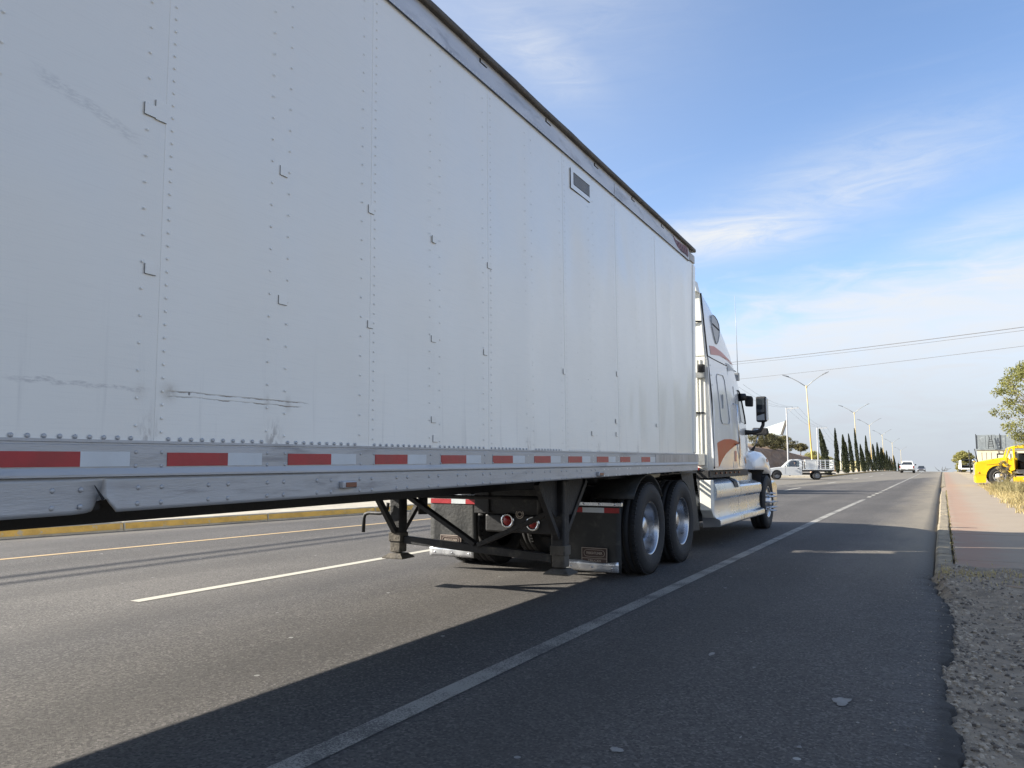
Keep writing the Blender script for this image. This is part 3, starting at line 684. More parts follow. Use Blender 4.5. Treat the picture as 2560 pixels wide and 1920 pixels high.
# bottom web of the rail, torn and folded in at one spot
def web_bot(y):
    b = lz(y, 1.106, 1.136)
    pts = [(-7.42, 0), (-7.36, .002), (-7.325, .006), (-7.308, .018), (-7.302, .050), (-7.292, .046), (-7.282, .033), (-7.262, .014), (-7.25, 0)]
    for (p, q), (r, s) in zip(pts, pts[1:]):
        if p <= y <= r: return b+q+(s-q)*(y-p)/(r-p)
    return b
wy = [Y0+.4*k for k in range(int((-7.6-Y0)/.4)+1)]+[-7.5+.02*k for k in range(4)]+[-7.43+.006*k for k in range(40)]+[-7.18, -7.1]+[-6.9+.4*k for k in range(20)]+[Y1]
wy = sorted(set(round(q, 4) for q in wy if q <= Y1)); mb = MB(); nz = 8
def wf(i, j):
    y = wy[i]; t = lz(y, 1.234, 1.211); b = web_bot(y); z = t+(b-t)*j/nz; x = .0045
    d = y+7.303; f = j/nz
    if -.13 < d <= 0: x -= .045*(f**1.3)*max(0, 1+d/.13)**2
    if 0 < d < .07: x += .010*f*max(0, 1-d/.07)
    x += .0012*fbm(y*5, z*9, 2, 3)
    return (x, y, z)
mb.grid(len(wy)-1, nz, wf); wb = mb.build('lower_web', 'alu', T)
sm = wb.modifiers.new('solid', 'SOLIDIFY'); sm.thickness = .006; sm.offset = 1
mb = MB(); mb.add([(.0075, -7.343, 1.206), (.0078, -7.338, 1.204), (.0085, -7.300, 1.157), (.0075, -7.310, 1.150)], [(0, 1, 2, 3)]); mb.build('tear', 'gap', T)
# reflective tape
reds = []
for k in range(-11, 10):
    a = -7.051+.646*k+.0
    if k >= 9: a = -1.264
    if k == 8: a = -1.918
    if k > 9: break
    reds.append(a)
reds = [-7.051+.6445*k for k in range(-11, 8)]+[-1.918, -1.264]
for a in reds:
    if a < Y0+.1: continue
    zc = lz(a, 1.2965, 1.277)
    o = MB().box(.0105, .0122, a, a+.295, zc-.026, zc+.026).build('red_tape', 'red', T)
    if abs(a+1.918) > .01: MB().box(.0105, .0120, a+.2955, a+.485, zc-.0265, zc+.0265).build('white_tape', 'whitetape', T)
# rivets: the largest in view singly, the rest as one part
RV = []
def riv(y, z, r, x=.004): RV.append((x, y, z, r))
posts = [-7.13+.6515*k for k in range(-8, 12)]
for k, pc in enumerate(posts):
    if not Y0+.1 < pc < Y1-.1: continue
    seam = (k % 2 == 0); dz = .0522 if seam else .104
    z = 1.40
    while z < 3.90: riv(pc+.055, z, .0058); z += dz
    z = 1.42
    while z < 3.90: riv(pc-.055, z, .0058); z += .104
    for zz in (1.323, 1.272):
        for s in (-.055, .055): riv(pc+s, lz(pc, zz, zz-.014), .0075, .0105)
y = Y0+.1
while y < 1.0:
    if not any(abs(y-pc) < .04 for pc in posts): riv(y, lz(y, 1.3745, 1.352), .0088, .004 if y < -.6 else .005)
    y += .0535
k = 0; y = -7.488-.3215*22
while y < -.9:
    for s in (0, .101):
        for zz in (1.191, 1.133):
            if not (-7.36 < y+s < -7.24) and y+s > Y0+.05: riv(y+s, zz+.0025*(y+7.6)*.15, .0098, .0045)
    y += .3215
for k in range(26): riv(-.72+.066*k, 1.178 if k % 2 else 1.158, .005, .005)
y = Y0+.1
while y < .9: riv(y, 3.938, .0055, .0118); y += .045
for k in range(30): riv(-12+.45*k, 3.99, .005, .0118) if -12+.45*k < .9 else None
RV = [q for q in RV if q[1] > -14.6]
def camdist(q): return ((q[1]+8.9)**2+2.6**2+(q[2]-1.25)**2)**.5
vis = sorted([q for q in RV if q[1] > -7.75], key=lambda q: -q[3]/camdist(q)); big = vis[:300]; bigset = set(big)
rm = {}
for q in big:
    kk = round(q[3], 4)
    if kk not in rm: rm[kk] = MB().dome((0, 0, 0), q[3], q[3]*(.5 if q[3] > .007 else .28)).mesh('rivet', 'alu' if q[3] > .006 else 'panel')
    o = bpy.data.objects.new('rivet', rm[kk]); COL.objects.link(o); o.parent = T; o.location = q[:3]
mb = MB()
for q in RV:
    if q not in bigset: mb.dome(q[:3], q[3], q[3]*.26, seg=6)
tag(mb.build('small_rivets', 'panel', T), kind='stuff')
# small covers over the logistics slots: plate with a dark open edge on two sides
pt = [(-7.204, 2.621, .05, .049), (-7.156, 2.617, .052, .08), (-7.176, 1.999, .05, .041), (-6.488, 2.617, .05, .046), (-6.480, 2.006, .055, .042), (-5.831, 2.625, .049, .046), (-5.828, 1.993, .046, .041),
      (-5.207, 2.618, .045, .045), (-5.216, 1.999, .05, .04), (-5.213, 1.510, .05, .038), (-5.196, 1.394, .051, .044), (-4.519, 2.610, .06, .04), (-4.577, 1.995, .05, .04), (-3.874, 2.001, .05, .04),
      (-3.245, 1.993, .045, .046), (-1.945, 2.095, .04, .049), (-2.631, 1.495, .05, .044), (-2.001, 1.631, .044, .044), (-1.998, 1.505, .05, .043), (-.685, 1.642, .06, .04)]
for (y, z, w, h) in pt:
    po = MB().box(.001, .0052, y+.002, y+w, z+.002, z+h).build('slot_cover', 'panel', T)
    MB().box(.0030, .0049, y, y+.0011, z, z+h).box(.0030, .0049, y, y+w, z, z+.0010).build('cover_gap', 'gapgrey', po)
# screened vent
vf = MB(); vf.box(.003, .008, -3.03, -2.585, 3.66, 3.705); vf.box(.003, .008, -3.03, -2.585, 3.815, 3.835); vf.box(.003, .008, -3.03, -2.965, 3.705, 3.815)
vo = vf.build('vent', 'panel', T); MB().box(-.01, .0072, -2.965, -2.585, 3.712, 3.815).build('vent_screen', 'mesh', vo)
g = MB(); g.box(.005, .0088, -3.036, -3.030, 3.66, 3.84); g.box(.005, .0088, -3.03, -2.585, 3.654, 3.660); g.box(.006, .0090, -2.965, -2.585, 3.706, 3.711); g.box(.006, .0090, -2.965, -2.585, 3.815, 3.819); g.box(.006, .0090, -2.969, -2.965, 3.711, 3.815); g.build('vent_gap', 'gap', vo)
# side marker lamps
for (a, z0, w) in ((-6.04, 1.148, .11), (-2.54, 1.136, .12), (-9.6, 1.14, .11), (-13.2, 1.14, .11)):
    lo = MB().box(.004, .030, a, a+w, z0, z0+.036).build('marker_lamp', 'alu', T, .006)
    MB().box(.030, .0335, a+.022, a+w-.008, z0+.006, z0+.030).build('lens', 'dullamber', lo, .004)
# floor, cross members, coupler plate
MB().box(-WD+.03, -.03, Y0, Y1-.04, 1.20, 1.24).build('floor', 'black', T)
for k in range(48): MB().box(-WD+.03, -.032, Y0+.2+.32*k, Y0+.25+.32*k, 1.118, 1.198).build('cross_member', 'black', T)
for x in (-.95, -1.65): MB().box(x-.04, x+.04, Y0+.3, -1.6, .998, 1.116).build('frame_beam', 'black', T)
MB().box(-WD+.35, -.35, -1.3, Y1-.05, 1.075, 1.099).build('coupler_plate', 'frame', T)
# landing gear, wound up clear of the road
LY = -2.5
for lx, zb in ((-.38, .245), (-2.20, .30)):
    lg = MB().box(lx-.07, lx+.07, LY-.065, LY+.065, .45, 1.10).build('landing_leg', 'frame', T, .02)
    MB().box(lx-.065, lx+.065, LY-.06, LY+.06, zb+.06, .47).build('inner_leg', 'legdust', lg, .012)
    MB().box(lx-.076, lx+.076, LY-.070, LY+.070, zb+.17, zb+.26).build('leg_collar', 'legdust', lg, .008)
    pd = MB(); pd.loft([[(lx-.125, LY-.11, zb), (lx+.125, LY-.11, zb), (lx+.125, LY+.11, zb), (lx-.125, LY+.11, zb)], [(lx-.125, LY-.11, zb+.012), (lx+.125, LY-.11, zb+.012), (lx+.125, LY+.11, zb+.012), (lx-.125, LY+.11, zb+.012)], [(lx-.07, LY-.065, zb+.05), (lx+.07, LY-.065, zb+.05), (lx+.07, LY+.065, zb+.05), (lx-.07, LY+.065, zb+.05)]], True, False)
    pd.build('foot_pad', 'legdust', lg)
    MB().bar((lx, LY-.48, 1.08), (lx, LY-.06, .57), .05, .05).build('rear_brace', 'frame', T)
    MB().bar((lx, LY+.62, 1.08), (lx, LY+.08, .57), .045, .05).build('front_brace', 'frame', T)
    if lx > -1: MB().prism([(LY-.46, 1.10), (LY+.55, 1.10), (LY+.55, .95), (LY+.25, .77), (LY-.12, .77), (LY-.38, .97)], lx-.006, lx+.006, 'x').build('gusset', 'frame', T)
MB().bar((-2.12, LY, .488), (-.46, LY, .385), .06, .075).build('cross_bar', 'frame', T, .006)
MB().bar((-2.10, LY-.02, .95), (-1.27, LY-.02, .475), .045, .075, (0, 1, 0)).build('diagonal_brace', 'frame', T, .006)
MB().bar((-1.24, LY-.02, .47), (-.42, LY-.02, .82), .045, .07, (0, 1, 0)).build('diagonal_brace', 'frame', T, .006)
ck = [(-2.26, LY-.1, .86), (-2.27, LY-.1, .80), (-2.30, LY-.1, .765), (-2.36, LY-.1, .752), (-2.50, LY-.1, .754), (-2.55, LY-.1, .74), (-2.568, LY-.1, .70), (-2.574, LY-.1, .555)]
MB().tube(ck, .019, 8).build('crank_handle', 'frame', T)
for lx in (-.62, -1.98): MB().tube([(lx, LY+.12, .74), (lx, LY+.12, .98)], .05, 10).build('gear_box', 'frame', T)
MB().tube([(-.45, LY, .93), (-2.13, LY, .93)], .018, 8).build('cross_shaft', 'frame', T)
# rear bogie
def wheel_parts(mb_t, mb_r, x0, w, y, z, r, seg=40):
    pass
def tyre_profile(r, w, rr):
    return [(-w/2+.02, rr), (-w/2+.005, rr+.03), (-w/2, r*.80), (-w/2+.012, r*.93), (-w/2+.03, r*.975), (-w/2+.045, r*.985), (-w/2+.060, r), (-w*.16, r), (-w*.15, r-.014), (-w*.11, r-.014), (-w*.10, r), (w*.10, r), (w*.11, r-.014), (w*.15, r-.014), (w*.16, r), (w/2-.060, r), (w/2-.045, r*.985), (w/2-.03, r*.975), (w/2-.012, r*.93), (w/2-.001, r*.85), (w/2+.004, r*.80), (w/2, r*.74), (w/2-.004, r*.70), (w/2-.012, rr+.012), (w/2-.03, rr)]
def make_tyre(parent, cx, cy, cz, r, w, rr, mat='rubber'):
    mb = MB(); mb.lathe(tyre_profile(r, w, rr), (cx, cy, cz), 'x', 56)
    for k in range(64):                                  # shoulder tread blocks
        a = 2*math.pi*k/64
        for s in (-1, 1):
            c = Vector((cx+s*(w/2-.045), cy+(r*.985)*math.cos(a), cz+(r*.985)*math.sin(a))); rad = Vector((0, math.cos(a), math.sin(a))); tan = Vector((0, -math.sin(a), math.cos(a)))
            mb.add([c+tan*q[0]+Vector((q[1], 0, 0))+rad*q[2] for q in [(-.016, -.02, 0), (.016, -.02, 0), (.016, .02, 0), (-.016, .02, 0), (-.014, -.016, .012), (.014, -.016, .012), (.014, .016, .012), (-.014, .016, .012)]],
                   [(4, 5, 6, 7), (0, 1, 5, 4), (1, 2, 6, 5), (2, 3, 7, 6), (3, 0, 4, 7)])
    return mb.build('tyre', mat, parent)
def rear_wheel(parent, s, xo, cy, cz=.51, r=.51):
    """dual wheel: s = +1 right side; xo = outer face of the outer tyre"""
    rr = .292; e = xo-s*.028
    mb = MB(); mb.lathe([(e-s*q, p) for q, p in ((.012, rr+.004), (-.004, rr+.008), (-.006, rr-.002), (.010, rr-.014), (.06, rr-.022), (.10, rr-.030), (.145, rr-.036), (.165, rr-.055), (.172, rr-.085), (.160, rr-.12), (.158, .165), (.150, .14), (.095, .128), (.060, .120), (.052, .05), (.052, .001))], (0, cy, cz), 'x', 48)
    w = mb.build('wheel', 'rim', parent)
    nb = MB()
    for k in range(10):
        a = 2*math.pi*k/10; c = (e-s*.158, cy+.167*math.cos(a), cz+.167*math.sin(a)); nb.lathe([(0, .019), (s*.028, .017), (s*.045, .009), (s*.047, .001)], c, 'x', 8)
    nb.build('lug_nuts', 'chrome', w)
    hb = MB()
    for k in range(5):
        a = 2*math.pi*(k+.5)/5; c = (e-s*.1605, cy+.215*math.cos(a), cz+.215*math.sin(a)); hb.lathe([(0, .030), (s*.002, .029), (s*.002, .001)], c, 'x', 12)
    hb.build('hand_holes', 'gap', w)
    make_tyre(w, xo-s*.142, cy, cz, r, .284, rr-.004); make_tyre(w, xo-s*.475, cy, cz, r, .284, rr-.004)
    return w
for yy in (-12.2, -13.45):
    for s, xo in ((1, -.06), (-1, -WD+.06)): rear_wheel(T, s, xo, yy)
    MB().tube([(-.3, yy, .51), (-2.3, yy, .51)], .065, 12).build('axle', 'frame', T)
MB().box(-.92, -.80, -14.3, -11.2, .75, 1.09).build('bogie_rail', 'frame', T); MB().box(-1.80, -1.68, -14.3, -11.2, .75, 1.09).build('bogie_rail', 'frame', T)
# ------------------------------------------------------------------ the tractor unit (local x right, y forward; origin on the road between its rear axles)
CXW, CYW = -4.15, 9.05
K = empty('semi_tractor', (CXW, CYW, 0))
tag(K, 'white sleeper-cab truck tractor with orange swoosh, coupled to the long box trailer', 'truck')
def ly(Y): return Y-CYW
for yy in (ly(8.44), ly(9.65)):
    rear_wheel(K, 1, 1.26, yy); rear_wheel(K, -1, -1.26, yy)
    MB().tube([(-.9, yy, .51), (.9, yy, .51)], .09, 12).lathe([(-.16, .05), (-.13, .17), (.13, .17), (.16, .05)], (0, yy, .51), 'x', 16).build('rear_axle', 'frame', K)
# steer wheels: flat polished disc with spiked nut covers
for s in (1, -1):
    yy, xo, cz, r, rr = ly(15.27), s*1.235, .50, .50, .29; e = xo-s*.02
    mb = MB(); mb.lathe([(e-s*q, p) for q, p in ((.03, rr+.003), (-.002, rr+.008), (-.004, rr-.004), (.012, rr-.018), (.03, rr-.035), (.020, .22), (.012, .17), (.006, .14), (-.035, .125), (-.055, .06), (-.055, .001))], (0, yy, cz), 'x', 48)
    w = mb.build('wheel', 'rim', K); make_tyre(w, xo-s*.15, yy, cz, r, .30, rr-.004)
    hb = MB()
    for k in range(10):
        a = 2*math.pi*(k+.5)/10; hb.lathe([(0, .026), (s*.001, .026), (s*.0015, .001)], (e-s*.024, yy+.225*math.cos(a), cz+.225*math.sin(a)), 'x', 10)
    hb.build('hand_holes', 'gap', w)
    for k in range(10):
        a = 2*math.pi*k/10; nb = MB().lathe([(0, .021), (s*.05, .020), (s*.06, .024), (s*.075, .017), (s*.155, .006), (s*.158, .001)], (e-s*.01, yy+.168*math.cos(a), cz+.168*math.sin(a)), 'x', 10); nb.build('spike_nut_cover', 'chrome', w)
MB().tube([(-.95, ly(15.27), .45), (.95, ly(15.27), .45)], .06, 10).build('front_axle', 'frame', K)
# frame, cross members, fifth wheel
for s in (1, -1): MB().box(s*.43-.04, s*.43+.04, ly(7.6), ly(16.0), .68, .96).build('frame_rail', 'frame', K)
for Y in (7.62, 8.9, 9.3, 10.4, 11.4, 12.6, 13.8): MB().box(-.39, .39, ly(Y), ly(Y)+.08, .70, .94).build('frame_cross_member', 'frame', K)
MB().prism([(-.45, ly(8.7)), (-.18, ly(8.45)), (-.08, ly(9.0)), (.08, ly(9.0)), (.18, ly(8.45)), (.45, ly(8.7)), (.45, ly(9.5)), (-.45, ly(9.5))], .99, 1.06, 'z').build('fifth_wheel', 'frame', K, .01)
MB().tube([(-.5, ly(9.1), 1.0), (.5, ly(9.1), 1.0)], .05, 10).build('fifth_wheel_pivot', 'frame', K)
for Y in (8.44, 9.65):                                    # air bags and shocks glimpsed behind the wheels
    for s in (1, -1): MB().lathe([(.62, .10), (.66, .14), (.74, .15), (.82, .14), (.86, .10)], (s*.43, ly(Y)-.35, 0), 'z', 16).build('air_bag', 'rubber', K)
# tail panel with lamps
tpn = MB().box(-.62, .46, ly(7.66), ly(7.70), .66, .97).build('tail_panel', 'black', K, .01)
MB().box(-.46, .46, ly(7.64), ly(7.69), .46, .66).build('tail_panel', 'black', K, .02)
for (x, z, w, h, mt) in ((-.30, .852, .10, .05, 'redlens'), (-.09, .845, .035, .04, 'amber'), (-.005, .845, .035, .04, 'amber'), (.25, .85, .1, .05, 'redlens')):
    MB().box(x-w/2, x+w/2, ly(7.635), ly(7.66), z-h/2, z+h/2).build('lamp', mt, K, .012)
for (x, z) in ((-.16, .595), (.16, .575)):
    lp = MB().lathe([(0, .085), (-.025, .082), (-.028, .06), (-.01, .055)], (x, ly(7.645), z), 'y', 24).build('tail_lamp', 'chrome', K); MB().lathe([(-.012, .058), (-.026, .05), (-.034, .025), (-.036, .001)], (x, ly(7.645), z), 'y', 24).build('lens', 'redlens', lp)
st = MB()
for r0, r1 in ((.022, .032), (.040, .052)):
    for k in range(16):
        a0, a1 = 2*math.pi*(k+.1)/16, 2*math.pi*(k+.9)/16; st.add([(r0*math.cos(a0), 0, r0*math.sin(a0)), (r1*math.cos(a0), 0, r1*math.sin(a0)), (r1*math.cos(a1), 0, r1*math.sin(a1)), (r0*math.cos(a1), 0, r0*math.sin(a1))], [(0, 1, 2, 3)])
so = st.build('round_sticker', 'badgeline', K, fix=True); so.location = (-.005, ly(7.632), .67)
# mud flaps hung behind the rear wheels
RX = Matrix.Rotation(R(90), 4, 'X')
for s, z0 in ((1, .085), (-1, .135)):
    xa, xb = (.50, 1.15) if s > 0 else (-1.28, -.64); Yf = ly(7.73); z1 = z0+.70
    n = 10; mb = MB(); mb.grid(n, 8, lambda i, j: (xa+(xb-xa)*i/n, Yf+.012*math.sin(i*1.1+s)*(1-j/8)+.02*(1-j/8)**2, z0+(z1-z0)*j/8)); fl = mb.build('mud_flap', 'flap', K)
    m_ = fl.modifiers.new('solid', 'SOLIDIFY'); m_.thickness = .010
    hg = MB().box(xa-.01, xb+.02, Yf-.012, Yf+.03, z1-.005, z1+.035).build('flap_hanger', 'polish', K, .004)
    for k in range(4): MB().dome((xa+.06+(xb-xa-.12)*k/3, Yf-.012, z1+.016), .013, .010, 'y').build('bolt', 'chrome', hg)
    tz0, tz1 = z1-.075, z1-.022
    ca, cb = (xa+.22, xa+.47) if s > 0 else (xa+.30, xa+.50)
    MB().box(xa+.005, ca, Yf-.0085, Yf-.003, tz0, tz1).build('red_tape', 'red', fl)
    MB().box(ca+.001, cb, Yf-.0085, Yf-.003, tz0, tz1).build('white_tape', 'whitetape', fl)
    MB().box(cb+.001, xb-.01, Yf-.0085, Yf-.003, tz0, tz1).build('red_tape', 'red', fl)
    # badge plate
    bx, bz = (xa+xb)/2+(.03 if s > 0 else -.02), z0+.175; bw, bh = .30, .165
    yb = Yf+.004
    bp_ = MB().box(bx-bw/2, bx+bw/2, yb-.018, yb-.006, bz-bh/2, bz+bh/2).build('badge', 'plate', fl, .006)
    ln = MB(); t_ = .0055
    ln.box(bx-bw/2+.004, bx+bw/2-.004, yb-.0205, yb-.018, bz+bh/2-.004-t_, bz+bh/2-.004); ln.box(bx-bw/2+.004, bx-bw/2+.004+t_, yb-.0205, yb-.018, bz-bh/2, bz+bh/2-.01); ln.box(bx+bw/2-.004-t_, bx+bw/2-.004, yb-.0205, yb-.018, bz-bh/2, bz+bh/2-.01); ln.box(bx-bw/2+.01, bx+bw/2-.01, yb-.0205, yb-.018, bz-.034, bz-.030)
    for k in range(24):                                   # oval ring round the name
        def ov(q):
            a = 2*math.pi*q/24; c, d = math.cos(a), math.sin(a); return (bx+(.080*(1 if c > 0 else -1) if abs(c) > .01 else 0)*min(1, abs(c)*3)+.038*c, bz+.022+.036*d)
        p, q = ov(k), ov(k+1); ln.bar((p[0], yb-.0195, p[1]), (q[0], yb-.0195, q[1]), .003, .0065, (0, 1, 0))
    ln.build('badge_line', 'badgeline', bp_)
    text('badge_name', 'FREIGHTLINER', .036, 'badgeline', bp_, Matrix.Translation((bx, yb-.019, bz+.022)) @ RX, .0012, .78)
    text('badge_name', 'TRUCKS', .030, 'badgeline', bp_, Matrix.Translation((bx, yb-.019, bz-.056)) @ RX, .0012, 1.35)
    # polished weight along the bottom edge
    n = 14; mb = MB(); mb.grid(n, 3, lambda i, j: (xa+.0+(xb-xa-.02)*i/n, Yf-.004-.010*abs(math.sin(i*.83+s*.6))-.004*j, z0+.006+.105*j/3+(.012*math.sin(i*.5) if j == 3 else 0)))
    fw_ = mb.build('flap_weight', 'flapalu', fl); m_ = fw_.modifiers.new('solid', 'SOLIDIFY'); m_.thickness = .003
    for q in (.12, .5, .86): MB().dome((xa+(xb-xa)*q, Yf-.016, z0+.05), .012, .010, 'y').build('bolt', 'chrome', fl)
# quarter fenders over and ahead of the rear wheels
for s in (1, -1):
    n = 12; mb = MB()
    def qf(i, j, s=s):
        a = R(35+110*i/n); return (s*(.72+.50*j/2), ly(8.44)+.60*math.cos(a), .51+.60*math.sin(a))
    mb.grid(n, 2, qf); o = mb.build('quarter_fender', 'flap', K); m_ = o.modifiers.new('solid', 'SOLIDIFY'); m_.thickness = .012
    MB().prism([(ly(10.02), 1.12), (ly(10.55), 1.14), (ly(10.75), .62), (ly(10.85), .30), (ly(10.35), .32), (ly(10.22), .75)], s*1.10, s*1.12, 'x').build('front_mud_guard', 'flap', K)
    MB().box(s*.75, s*1.20, ly(9.25), ly(10.5), 1.10, 1.125).build('frame_fairing', 'flap', K)
MB().tube([(1.02, ly(8.75), 1.085), (1.06, ly(9.0), 1.10), (1.05, ly(9.25), 1.105), (1.0, ly(9.45), 1.10)], [.03, .05, .045, .02], 10).build('tied_tarp', 'tarp', K)
# fuel tanks behind the polished side panels
for s in (1, -1):
    MB().tube([(s*.72, ly(10.72), .55), (s*.72, ly(10.76), .55), (s*.72, ly(12.9), .55), (s*.72, ly(12.94), .55)], [.19, .24, .24, .19], 28).build('fuel_tank', 'tankdark', K)
    pr = [(.93, 1.005), (1.05, 1.0), (1.14, .975), (1.20, .925), (1.228, .85), (1.232, .78), (1.222, .72), (1.195, .685), (1.185, .62), (1.185, .48), (1.205, .43), (1.265, .405), (1.275, .385), (1.275, .325), (1.255, .305), (1.02, .29), (1.0, .5)]
    segs = [(11.42, 12.96), (12.975, 14.62)]
    for q, (a, b) in enumerate(segs):
        P = pr if q == 0 else [(.93, 1.07), (1.03, 1.065), (1.06, 1.04), (1.065, .93), (1.14, .905), (1.205, .88)]+pr[4:]
        mb = MB(); mb.loft([[(s*p[0], ly(a)+(b-a)*k/6, p[1]) for p in (P if s < 0 else P)] for k in range(7)], True, True); o = mb.build('side_panel', 'polish', K, fix=True)
        m_ = o.modifiers.new('es', 'EDGE_SPLIT'); m_.split_angle = R(28)
    MB().prism([(ly(11.27), .985), (ly(11.42), .985), (ly(11.42), .45), (ly(11.40), .43), (ly(11.26), .55)], s*1.02, s*1.19, 'x').build('panel_end_cap', 'cream', K, .01)
    MB().prism([(1.225, .84), (1.235, .85), (1.21, .94), (1.14, .985), (1.05, 1.01), (.9, 1.012), (.9, 1.0), (1.05, .998), (1.13, .972), (1.195, .925)] if s > 0 else [(-1.225, .84), (-1.235, .85), (-1.21, .94), (-1.14, .985), (-1.05, 1.01), (-.9, 1.012), (-.9, 1.0), (-1.05, .998), (-1.13, .972), (-1.195, .925)], ly(12.55), ly(12.80), 'y').build('tank_strap', 'black', K)
    for k in range(6): MB().box(s*1.125, s*1.15, ly(11.75)+.30*k, ly(11.81)+.30*k, 1.065, 1.095).build('marker_lamp', 'dullamber', K, .006)
    MB().box(s*.95, s*1.13, ly(11.35), ly(14.0), 1.015, 1.115).build('sill', 'frame', K)
# cab and sleeper body, lofted along its length
def hw(Y, z):
    w = 1.205-.075*max(0, z-1.9)**1.05-.02*max(0, 1.6-z)
    if Y > 12.9: w -= .085*(Y-12.9)**1.4
    return w
prof = [(11.40, 3.99), (11.48, 4.0), (11.7, 3.93), (12.0, 3.83), (12.35, 3.66), (12.7, 3.45), (13.0, 3.22), (13.25, 3.02), (13.42, 2.86), (13.52, 2.80), (13.62, 2.74)]
FR = (0, .12, .25, .40, .55, .70, .82, .91, .965, 1.0, 1.02, 1.03)
INS = (0, 0, 0, 0, 0, 0, 0, .012, .045, .12, .40, 1.0)
def cabsec(Y, top, bot=1.13):
    half = []
    for f, q in zip(FR, INS):
        z = bot+f*(top-bot); half.append((hw(Y, z)*(1-q), z))
    L = [(-x, ly(Y), z) for x, z in half]; Rr = [(x, ly(Y), z) for x, z in half[::-1][1:]]
    return L+Rr
mb = MB(); mb.loft([cabsec(Y, t) for Y, t in prof]+[cabsec(13.80, 2.55), cabsec(14.05, 2.20), cabsec(14.25, 1.92), cabsec(14.42, 1.78)], True, True)
cab = mb.build('cab', 'white', K, fix=True); m_ = cab.modifiers.new('es', 'EDGE_SPLIT'); m_.split_angle = R(38)
def side(Y, z, s=1, off=.004): return (s*(hw(Y, z)+off), ly(Y), z)
def decal(name, mat, pts, off=.004, parent=None, s=1):
    """flat shape laid on the side of the cab, following its slope"""
    c = (sum(p[0] for p in pts)/len(pts), sum(p[1] for p in pts)/len(pts)); n = len(pts); q = [side(a, b, s, off) for a, b in pts]
    mb = MB().add(q+[side(c[0], c[1], s, off)], [(i, (i+1) % n, n) for i in range(n)], False); return mb.build(name, mat, parent or K, fix=True)
def seam(name, pts, w=.012, off=.002, mat='gap', parent=None, s=1, closed=False):
    mb = MB(); P = list(pts)+([pts[0]] if closed else [])
    for (a, b), (c, d) in zip(P, P[1:]): mb.bar(side(a, b, s, off), side(c, d, s, off), .008, w, (s, 0, 0))
    return mb.build(name, mat, parent or K)
